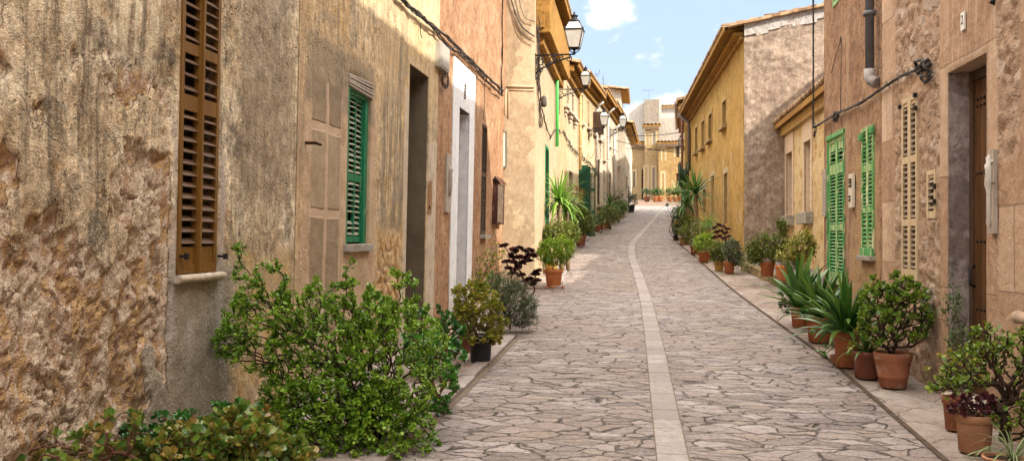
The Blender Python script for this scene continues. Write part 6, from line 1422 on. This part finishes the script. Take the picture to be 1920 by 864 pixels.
# ---- left, past the cream corner
P = potted('round bright green shrub in an orange terracotta pot with saucer', 1037, 540, 31, 18, 33, TERRA[1], 'rim', extra=.005, saucer=TERRA[1])
P.shrub(P.ells([(1043, 468, 33, 28), (1030, 474, 26, 24), (1056, 466, 24, 22), (1040, 488, 20, 12)]), 520, 'ovate', .052, 16, LM['fresh'], BARK, P.top, .002, .012, spread=.025, shell=.5, tipfrac=.5)
P = potted('ochre potted olive-green bush behind the orange pot', 1033, 514, 32, 13, 22, YELPOT, 'rim', extra=.03)
P.shrub(P.ells([(1052, 434, 36, 20), (1035, 442, 24, 16), (1068, 440, 20, 16)]), 420, 'ovate', .07, 12, LM['olive'], BARK, P.top, .002, .016, spread=.03, shell=.4, tipfrac=.5)
b = at(1050, 508, .03); P = Plant('yucca', 'bright yucca with two bare trunks on the left pavement', 'yucca', Vector((b.x+.05, b.y, b.z)), 33)
t1 = P.px2l(1047, 385); t2 = P.px2l(1060, 395, .3); P.trunk([(0, 0, 0), tuple(t1*.5), tuple(t1)], [.06, .045, .05]); P.trunk([(.12, .2, 0), tuple(t2)], [.05, .045])
P.blades(t1+[0, 0, .1], 84, .80, .05, LM['yucca'], 1.0, -.5, 1.5, rbase=.04); P.blades(t2, 50, .62, .045, LM['yucca'], 1.2, -.5, 1.45, rbase=.04)
P = potted('tall olive shrub in a stone-brown pot in front of the dark green shutter', 1088, 462, 34, 11, 20, TERRA[2], 'rim')
P.shrub(P.ells([(1087, 415, 28, 30), (1080, 398, 20, 16), (1102, 425, 14, 18), (1070, 430, 16, 16)]), 520, 'ovate', .075, 12, LM['olive'], BARK, P.top, .003, .018, spread=.04, shell=.3, tipfrac=.5)
b = at(1090, 462, .03); P = Plant('shrub', 'dry ochre twiggy shrub left of the dark green shutter', 'shrub', b, 35)
P.shrub(P.ells([(1082, 372, 14, 14), (1088, 362, 10, 10)]), 90, 'lance', .10, 6, LM['ochre'], BARKT, (0, 0, .0), .003, .014, spread=.04); P.blades(P.px2l(1090, 362), 9, .7, .015, LM['ochre'], 1.8, .1, 1.1)
pr = [(1108, 440, 8, 14, 'agave'), (1118, 436, 8, 13, 'agave'), (1128, 431, 8, 13, 'agave'), (1137, 428, 7, 11, 'mid'), (1147, 420, 6, 10, 'mid'), (1155, 414, 6, 9, 'olive'), (1163, 409, 5, 8, 'olive')]
lab = ['terracotta pot of grey agave nearest the dark green shutter', 'second terracotta pot in the left row with spiky grey leaves', 'third terracotta pot in the left row with spiky grey leaves', 'pot of bushy green leaves after the agaves on the left', 'small terracotta pot below the steel pole foot on the left', 'small pot with olive bush beyond the steel pole', 'last terracotta pot in the left row with olive bush']
for i, (x, y, r_, h_, lm) in enumerate(pr):
    P = potted(lab[i], x, y, 40+i, r_, h_, TERRA[[2, 0, 1, 0, 1, 0, 0][i]], 'rim', group='terracotta pots lined along the left pavement')
    if lm == 'agave': P.blades(P.top, 26, .75, .06, LM['agave'], .4, .15, 1.5); 
    else: P.shrub([(0, 0, P.h+.28, .42, .42, .40)], 190, 'ovate', .10, 9, LM[lm], BARK, P.top, .003, .014, spread=.05)
b = at(1128, 437, .03); P = Plant('shrub', 'dense mid green shrub behind the left pot row', 'shrub', Vector((b.x-.1, b.y+.6, b.z)), 50); P.shrub(P.ells([(1140, 402, 16, 18), (1128, 412, 14, 16), (1152, 405, 12, 16)]), 240, 'ovate', .09, 8, LM['olive'], BARK, (0, 0, 0), .003, .02, spread=.05)
b = at(1144, 430, .03); P = Plant('yucca', 'small dark yucca tuft rising from the left pot row', 'yucca', b, 51); t1 = P.px2l(1143, 385); P.trunk([(0, 0, 0), tuple(t1)], [.05, .04]); P.blades(t1, 40, .62, .05, LM['yuccaD'], .8, -.4, 1.5)
b = at(1160, 417, .03); P = Plant('shrub', 'tall loose shrub past the small yucca on the left', 'shrub', b, 52); P.shrub(P.ells([(1160, 378, 10, 24), (1167, 392, 12, 16)]), 170, 'ovate', .10, 8, LM['mid'], BARK, (0, 0, 0), .003, .02, spread=.05)
P.shrub(P.ells([(1152, 378, 9, 12)]), 30, 'ovate', .10, 6, LM['wine'], BARK, (0, 0, 0), .003, .01, spread=.05)
b = at(1182, 398, .03); P = Plant('shrub', 'dark leafy shrub in a black pot, last on the left before the bend', 'shrub', b, 53); pot(P.o, .26, .4, BLACKPOT, 'plastic'); P.shrub(P.ells([(1184, 376, 12, 12), (1177, 368, 8, 14)]), 150, 'ovate', .13, 8, LM['dark'], BARK, (0, 0, .3), .004, .02, spread=.06)
b = at(1172, 404, .03); P = Plant('climber', 'thin climbing shrub on the wall of the grey end house', 'climber', Vector((b.x, b.y, b.z)), 54); P.shrub(P.ells([(1174, 350, 6, 28), (1172, 385, 7, 14)]), 110, 'ovate', .10, 7, LM['mid'], BARK, (0, 0, 0), .003, .02, spread=.04)

# ---- right, near
b = at(1888, 870, .02); P = Plant('spekboom_bush', 'leggy succulent bush with bare dark branches at the bottom right edge', 'bush', Vector((b.x+.06, b.y+.2, g(b.y)+.02)), 61)
P.shrub(P.ells([(1890, 690, 36, 60, 0, .18), (1850, 640, 45, 34, 0, .15), (1820, 690, 60, 38, -.05, .15), (1935, 660, 50, 60, 0, .2), (1905, 770, 45, 50, 0, .2), (1770, 720, 30, 24, -.1, .1)]), 420, 'round', .027, 8, LM['spek'], BARKD, (0, 0, .1), .0028, .034, bal=.32, spread=.012, tipfrac=.5)
P = potted('large weathered pot with jade beside wine-red succulent at bottom right', 1836, 852, 62, 32, 66, TERRA[3], 'rim', extra=.02, taper=.8)
P.shrub(P.ells([(1812, 762, 32, 24), (1850, 760, 26, 20)]), 70, 'jade', .042, 12, LM['wine'], BARK, P.top, .003, .01, rosette=True)
P = potted('tall brown pot with reddish jade branches behind the wine-red succulent', 1796, 808, 63, 22, 58, TERRA[2], 'rim', extra=.02)
P.shrub(P.ells([(1768, 706, 32, 26), (1800, 680, 45, 26), (1752, 735, 16, 22), (1830, 700, 24, 20)]), 70, 'jade', .038, 8, LM['jadeY'], BARK, P.top, .004, .014, rosette=True)
P = potted('shallow terracotta bowl with grassy blades in the bottom right corner', 1892, 905, 64, 34, 40, TERRA[3], 'bowl', extra=.02)
P.blades(P.top+[.05, 0, 0], 44, .34, .009, LM['agave'], 2.0, .2, 1.3)
b = FR.w(UR(1792), -.06, g(7)+.0); P = Plant('climber', 'thin wispy climber growing up beside the deep doorway', 'climber', Vector((b.x, b.y, g(b.y)+.02)), 65)
P.shrub(P.ells([(1792, 600, 18, 60, 0, .06), (1785, 545, 12, 50, 0, .04), (1800, 650, 26, 40, 0, .06), (1760, 590, 22, 14, 0, .04)]), 150, 'ovate', .032, 12, LM['mid'], BARK, (0, 0, 0), .0012, .005, spread=.014)
P = potted('wide jade shrub in a banded old terracotta pot on the right', 1680, 729, 66, 32, 62, TERRA[2], 'band', extra=.02, taper=.70)
P.shrub(P.ells([(1675, 590, 64, 64), (1650, 560, 40, 38), (1705, 600, 40, 50), (1640, 610, 30, 40), (1690, 545, 34, 30), (1730, 570, 14, 40), (1635, 540, 16, 20)]), 420, 'jade', .053, 14, LM['jadeM'], BARKD, P.top, .004, .022, rosette=True, shell=.3)
A_ = P
P = potted('smooth brown pot with strappy leaves left of the banded pot', 1629, 711, 67, 25, 48, BROWNPOT, 'rim', extra=.02, taper=.78)
P.blades(P.top, 34, .40, .022, LM['strap'], 1.3, .2, 1.4); P.shrub(P.ells([(1625, 630, 26, 26), (1600, 650, 20, 14)]), 90, 'jade', .034, 8, LM['jadeY'], BARK, P.top, .003, .010, rosette=True)
P = potted('clivia with long arching leaves in tall terracotta pot on the right', 1592, 690, 68, 24, 64, TERRA[0], 'rim', extra=.02, taper=.80)
P.blades(P.top+[0, 0, -.02], 84, .66, .060, LM['strap'], .95, .25, 1.5)
P = potted('wide terracotta pot with broad dark strap leaves on the right pavement', 1540, 643, 69, 24, 46, TERRA[0], 'rim', extra=.02, taper=.78)
P.blades(P.top, 60, .60, .068, LM['strap'], .75, .35, 1.5); P.shrub(P.ells([(1530, 575, 26, 14), (1520, 590, 18, 10)]), 60, 'jade', .05, 8, LM['jadeG'], BARK, P.top, .003, .01, rosette=True)
P = potted('terracotta pot with giant broad blades nearest the raised kerb', 1502, 614, 70, 17, 36, TERRA[0], 'rim', extra=.02, taper=.80)
P.blades(P.top+[0, 0, 0], 30, .80, .095, LM['strap'], .7, .3, 1.5)
b = at(1478, 590, .0); P = Plant('geranium_bush', 'dark ruffled leafy plant drooping at the end of the raised kerb', 'bush', Vector((b.x, b.y+.15, g(b.y)+.02)), 71); P.shrub(P.ells([(1482, 552, 20, 22), (1472, 570, 12, 16), (1495, 545, 14, 14)]), 140, 'jade', .06, 7, LM['dark'], BARK, (0, 0, 0), .003, .012, rosette=True, shell=.4)
P = potted('tiny low pot standing beside the clivia pot', 1568, 682, 72, 10, 15, TERRA[3], 'rim', extra=.02, taper=.8)
b = at(1550, 668, .02); P = Plant('trailing_succulent', 'trailing succulent strands hanging toward the gutter by the clivia pot', 'succulent', Vector((b.x+.08, b.y, b.z)), 73); P.shrub(P.ells([(1545, 655, 12, 24), (1538, 620, 16, 10), (1560, 640, 14, 12)]), 34, 'jade', .042, 8, LM['jadeG'], BARK, (0, 0, .1), .002, .006, rosette=True)
# platform pots
def platpot(label, px, py, seed, r_, h_, mat):
    return potted(label, px, py, seed, r_, h_, mat, 'rim', extra=.19)
P = platpot('tall airy shrub in terracotta pot on the raised gravel platform', 1440, 519, 74, 14, 26, TERRA[0])
P.shrub(P.ells([(1440, 465, 30, 30), (1420, 480, 18, 18), (1463, 430, 10, 24), (1412, 470, 14, 20), (1470, 440, 10, 34)]), 380, 'ovate', .072, 10, LM['olive'], BARK, P.top, .002, .014, spread=.03, tipfrac=.5)
P = platpot('variegated yellow-green shrub in pale terracotta pot on the platform', 1469, 525, 75, 14, 26, TERRA[1])
P.shrub(P.ells([(1497, 470, 28, 28), (1480, 485, 22, 22), (1510, 460, 18, 26)]), 340, 'ovate', .075, 10, LM['vari'], BARK, P.top, .002, .014, spread=.03, shell=.3, tipfrac=.5)
P = platpot('small red-brown pot at the right end of the gravel platform', 1487, 525, 76, 9, 14, TERRA[0]); P.shrub([(0, 0, P.h+.1, .12, .12, .1)], 20, 'ovate', .05, 7, LM['vari'], BARK, P.top, .002, .006, spread=.02)
b = at(1408, 512, .15); P = Plant('shrub', 'low dry weeds at the corner of the golden house', 'weeds', b, 77); P.shrub(P.ells([(1405, 500, 22, 14), (1400, 480, 10, 16)]), 90, 'needle', .07, 8, LM['olive'], BARK, (0, 0, 0), .0015, .006, spread=.03)
# row by the golden house
rows = [(1368, 513, 11, 21, TERRA[0], 'grey', [(1372, 470, 18, 22), (1380, 485, 14, 14)], 'grey-green bush in terracotta pot at the golden house corner'),
        (1349, 508, 10, 19, YELPOT, 'olive', [(1350, 478, 15, 15), (1345, 468, 12, 12)], 'ochre pot with yellowish bush next to the corner pot'),
        (1320, 492, 11, 19, TERRA[0], 'fresh', [(1320, 458, 20, 18), (1325, 450, 14, 12)], 'bright low shrub in terracotta pot with a leaf-green mound'),
        (1303, 477, 9, 16, BROWNPOT, 'olive', [(1305, 430, 26, 22), (1290, 440, 18, 18), (1318, 436, 14, 16)], 'brown pot under a broad olive bush in the right row'),
        (1281, 459, 7, 12, TERRA[0], 'olive', [(1280, 425, 18, 18), (1290, 415, 14, 14)], 'terracotta pot with rusty green bush beside the scooter')]
for i, (x, y, r_, h_, mt_, lm, el, lb) in enumerate(rows):
    P = potted(lb, x, y, 80+i, r_, h_, mt_, 'rim', extra=.02, group='pots lined along the golden house'); P.shrub(P.ells([e+(0, .3) for e in el]), 300, 'ovate', .065, 10, LM[lm], BARK, P.top, .002, .014, spread=.035, tipfrac=.5, shell=.2)
b = at(1352, 500, .02); aeonium('dark aeonium rosettes between the pots by the golden house', Vector((b.x+.1, b.y+.3, b.z)), [(1340, 428), (1348, 423), (1356, 425), (1364, 430), (1344, 436), (1352, 434), (1360, 438), (1366, 444), (1340, 446), (1350, 444), (1357, 448), (1365, 455)], 86, .095, .014)
P = potted('ponytail palm with fountain of thin leaves in the right row', 1333, 488, 87, 8, 10, TERRA[2], 'rim', extra=.02); tp = P.px2l(1330, 425); P.trunk([P.top, tuple((P.top+tp)/2), tuple(tp)], [.05, .035, .03]); P.blades(tp, 90, .55, .014, LM['yucca'], 2.4, .2, 1.45)
b = at(1305, 468, .02); P = Plant('yucca', 'tall yucca with tan trunk and dark star of leaves on the right', 'yucca', Vector((b.x, b.y, b.z)), 88); t1 = P.px2l(1304, 362); P.trunk([(0, 0, 0), tuple(t1*.5+[.02, 0, 0]), tuple(t1)], [.085, .07, .06]); P.blades(t1, 52, .85, .06, LM['yuccaD'], .55, -.5, 1.5, rbase=.05)
b = at(1292, 460, .02); P = Plant('yucca', 'lower yucca with spreading leaves in front of the tall one', 'yucca', Vector((b.x, b.y+.6, b.z)), 89); t1 = P.px2l(1289, 385); P.trunk([(0, 0, 0), tuple(t1)], [.07, .05]); P.blades(t1, 46, 1.0, .06, LM['yuccaD'], .8, -.5, 1.5, rbase=.05)
# columnar euphorbia
b = at(1290, 450, .02); P = Plant('cactus', 'dark columnar euphorbia with upright finger branches behind the yuccas', 'cactus', Vector((b.x-.1, b.y+2.2, g(b.y+2.2))), 90)
mb = MB(); rng = P.rng; top = P.px2l(1283, 350); mb.tube([(0, 0, 0), tuple(top)], [.1, .08], 8)
for k in range(24):
    x = 1274+rng.uniform(-1, 1)*9+9; e = P.px2l(1272+rng.uniform(0, 22), rng.uniform(303, 335), rng.uniform(-.3, .3)); m1_ = top*.98+np.array([(e[0]-top[0])*.75, (e[1]-top[1])*.75, (e[2]-top[2])*.22]); mb.tube([tuple(top), tuple(m1_), tuple(e)], [.045, .05, .03], 6)
mb.build('branches', LM['dark'], P.o)
b = at(1268, 452, .02); P = Plant('shrub', 'spreading green bush hiding the front of the scooter', 'shrub', Vector((b.x+.25, b.y+1.4, g(b.y+1.4))), 91); P.shrub(P.ells([(1272, 402, 16, 16), (1284, 395, 14, 14)]), 200, 'ovate', .085, 8, LM['mid'], BARK, (0, 0, 0), .003, .02, spread=.05)
# far pots at the street end
fp = [(1213, 371, 'dark'), (1229, 376, 'mid'), (1238, 377, 'mid'), (1256, 379, 'mid'), (1267, 382, 'olive'), (1276, 383, 'mid'), (1284, 384, 'mid')]
for i, (x, y, lm) in enumerate(fp):
    p = atY(x, y, 73+(.4 if i == 0 else 0)); P = Plant('potted_plant', ['single dark pot under the low cream house at the street end', 'leftmost pot of the far row before the tall cream house', 'second pot of the far row with bushy green top', 'third pot of the far row, standing before the golden house', 'far pot with tall grassy plant at the golden house', 'next to last pot of the far row at the street end', 'last pot of the far row, closest to the cactus'][i], 'potted plant', (p.x, p.y, g(p.y)+.01), 100+i, 'pots lined up at the far street end')
    pot(P.o, .25, .42, TERRA[[2, 1, 1, 1, 1, 1, 0][i]], 'rim'); P.shrub([(0, 0, .75, .36, .36, .28)], 80, 'ovate', .16, 7, LM[lm], BARK, (0, 0, .36), .006, .02, spread=.06)
    if i == 4: P.blades(np.array([0, 0, .5]), 30, 1.3, .07, LM['agave'], .8, .3, 1.5)
# bare twigs over the left roofs
b = atY(1120, 178, 46); P = Plant('tree', 'bare twiggy treetop poking above the left roofs', 'tree', (b.x-.8, 47.5, 7.0), 120)
pts = ell_pts([(b.x-(b.x-.8), 0, 2.6, .5, .4, .7)], 60, P.rng); A, par, cnt = grow(np.array([0, 0, 0.0]), pts, .3); V, Fc = branches(A, par, cnt, .006, .03, 4, .1, P.rng); npmesh('branches', V, Fc, 4, BARK, P.o)
# fallen leaves on the stones
random.seed(4); lf = at(1037, 613, .01); mb = MB()
def fallen(px, py, label, s=.05):
    p = at(px, py, .012); mb = MB(); mb.v = [(0, 0, .004), (s*.6, s*.3, .014), (s*1.3, 0, .006), (s*.6, -s*.35, .012)]; mb.f = [(0, 3, 2, 1)]; mb.sm = [False]; o = mb.build('fallen_leaf', LM['ochre']); o.location = p; o.rotation_euler = (0, 0, px); tag(o, label, 'leaf')
fallen(1037, 613, 'yellow fallen leaf lying on the paving past the left pavement end', .08); fallen(1018, 617, 'dark fallen leaf on the paving beside the feathery bush', .06)

# ------------------------------------------------------------------ scooter half hidden on the right
b = at(1263, 452, .0); sc_o = thing('parked_scooter', 'dark scooter with red tail lamp parked half hidden behind the right hand plants', 'scooter', (b.x+.10, b.y+.35, g(b.y+.3)))
TYRE = flat('tyre_rubber', (.012, .012, .013), .7, 0, .2); REDP = flat('red_lamp', (.35, .012, .01), .25, 0, .1, 5, .5); BODY = flat('dark_blue_paint', (.012, .016, .035), .25, 0, .2, 5, .5); CHR = flat('scooter_metal', (.35, .35, .36), .3, .8, .1)
def wheel(y):
    mb = MB(); k = 20
    for j in range(k): pass
    Mx = Matrix.Rotation(R(90), 3, 'Y'); mb.lathe([(.16, -.05), (.21, -.055), (.245, -.03), (.25, 0), (.245, .03), (.21, .055), (.16, .05)], (0, y, .25), 24, Mx, cap=False); w_ = mb.build('wheel', TYRE, sc_o)
    m2_ = MB(); m2_.lathe([(.03, -.06), (.15, -.04), (.165, -.045), (.165, .045), (.15, .04), (.03, .06)], (0, y, .25), 20, Mx); m2_.build('rim', CHR, w_)
wheel(0); wheel(1.25)
mb = MB(); mb.tube([(0, -.22, .62), (0, -.05, .66), (0, .3, .60), (0, .5, .38), (0, .85, .26), (0, 1.0, .35), (0, 1.08, .7), (0, 1.05, .95)], [.07, .15, .17, .14, .10, .10, .12, .07], 12); mb.build('body', BODY, sc_o)
mb = MB(); mb.tube([(0, -.15, .76), (0, .1, .80), (0, .45, .78)], [.09, .13, .11], 10); mb.build('seat', BLACKPOT, sc_o)
mb = MB(); mb.box(-.16, .16, -.20, .05, .44, .47); mb.tube([(0, -.2, .4), (0, -.28, .30)], .07, 6); mb.build('mudguard', BODY, sc_o)
mb = MB(); mb.lathe([(0, 0), (.05, .0), (.07, .03), (.05, .05), (0, .06)], (0, -.24, .60), 12, Matrix.Rotation(R(90), 3, 'X')); mb.build('tail_light', REDP, sc_o)
mb = MB(); mb.tube([(-.32, 1.0, 1.02), (-.1, 1.05, 1.0), (.1, 1.05, 1.0), (.32, 1.0, 1.02)], .018, 8); mb.build('handlebar', CHR, sc_o)
for s_ in (-1, 1):
    mb = MB(); mb.tube([(s_*.22, 1.03, 1.02), (s_*.28, 1.03, 1.22)], .008, 6); mb.lathe([(0, -.01), (.06, -.01), (.065, 0), (.06, .01), (0, .01)], (s_*.28, 1.03, 1.26), 14, Matrix.Rotation(R(90), 3, 'X')); mb.build('mirror', BLACKPOT, sc_o)
mb = MB(); mb.tube([(-.17, -.25, .28), (-.17, .3, .26)], [.05, .04], 10); mb.build('exhaust', CHR, sc_o)
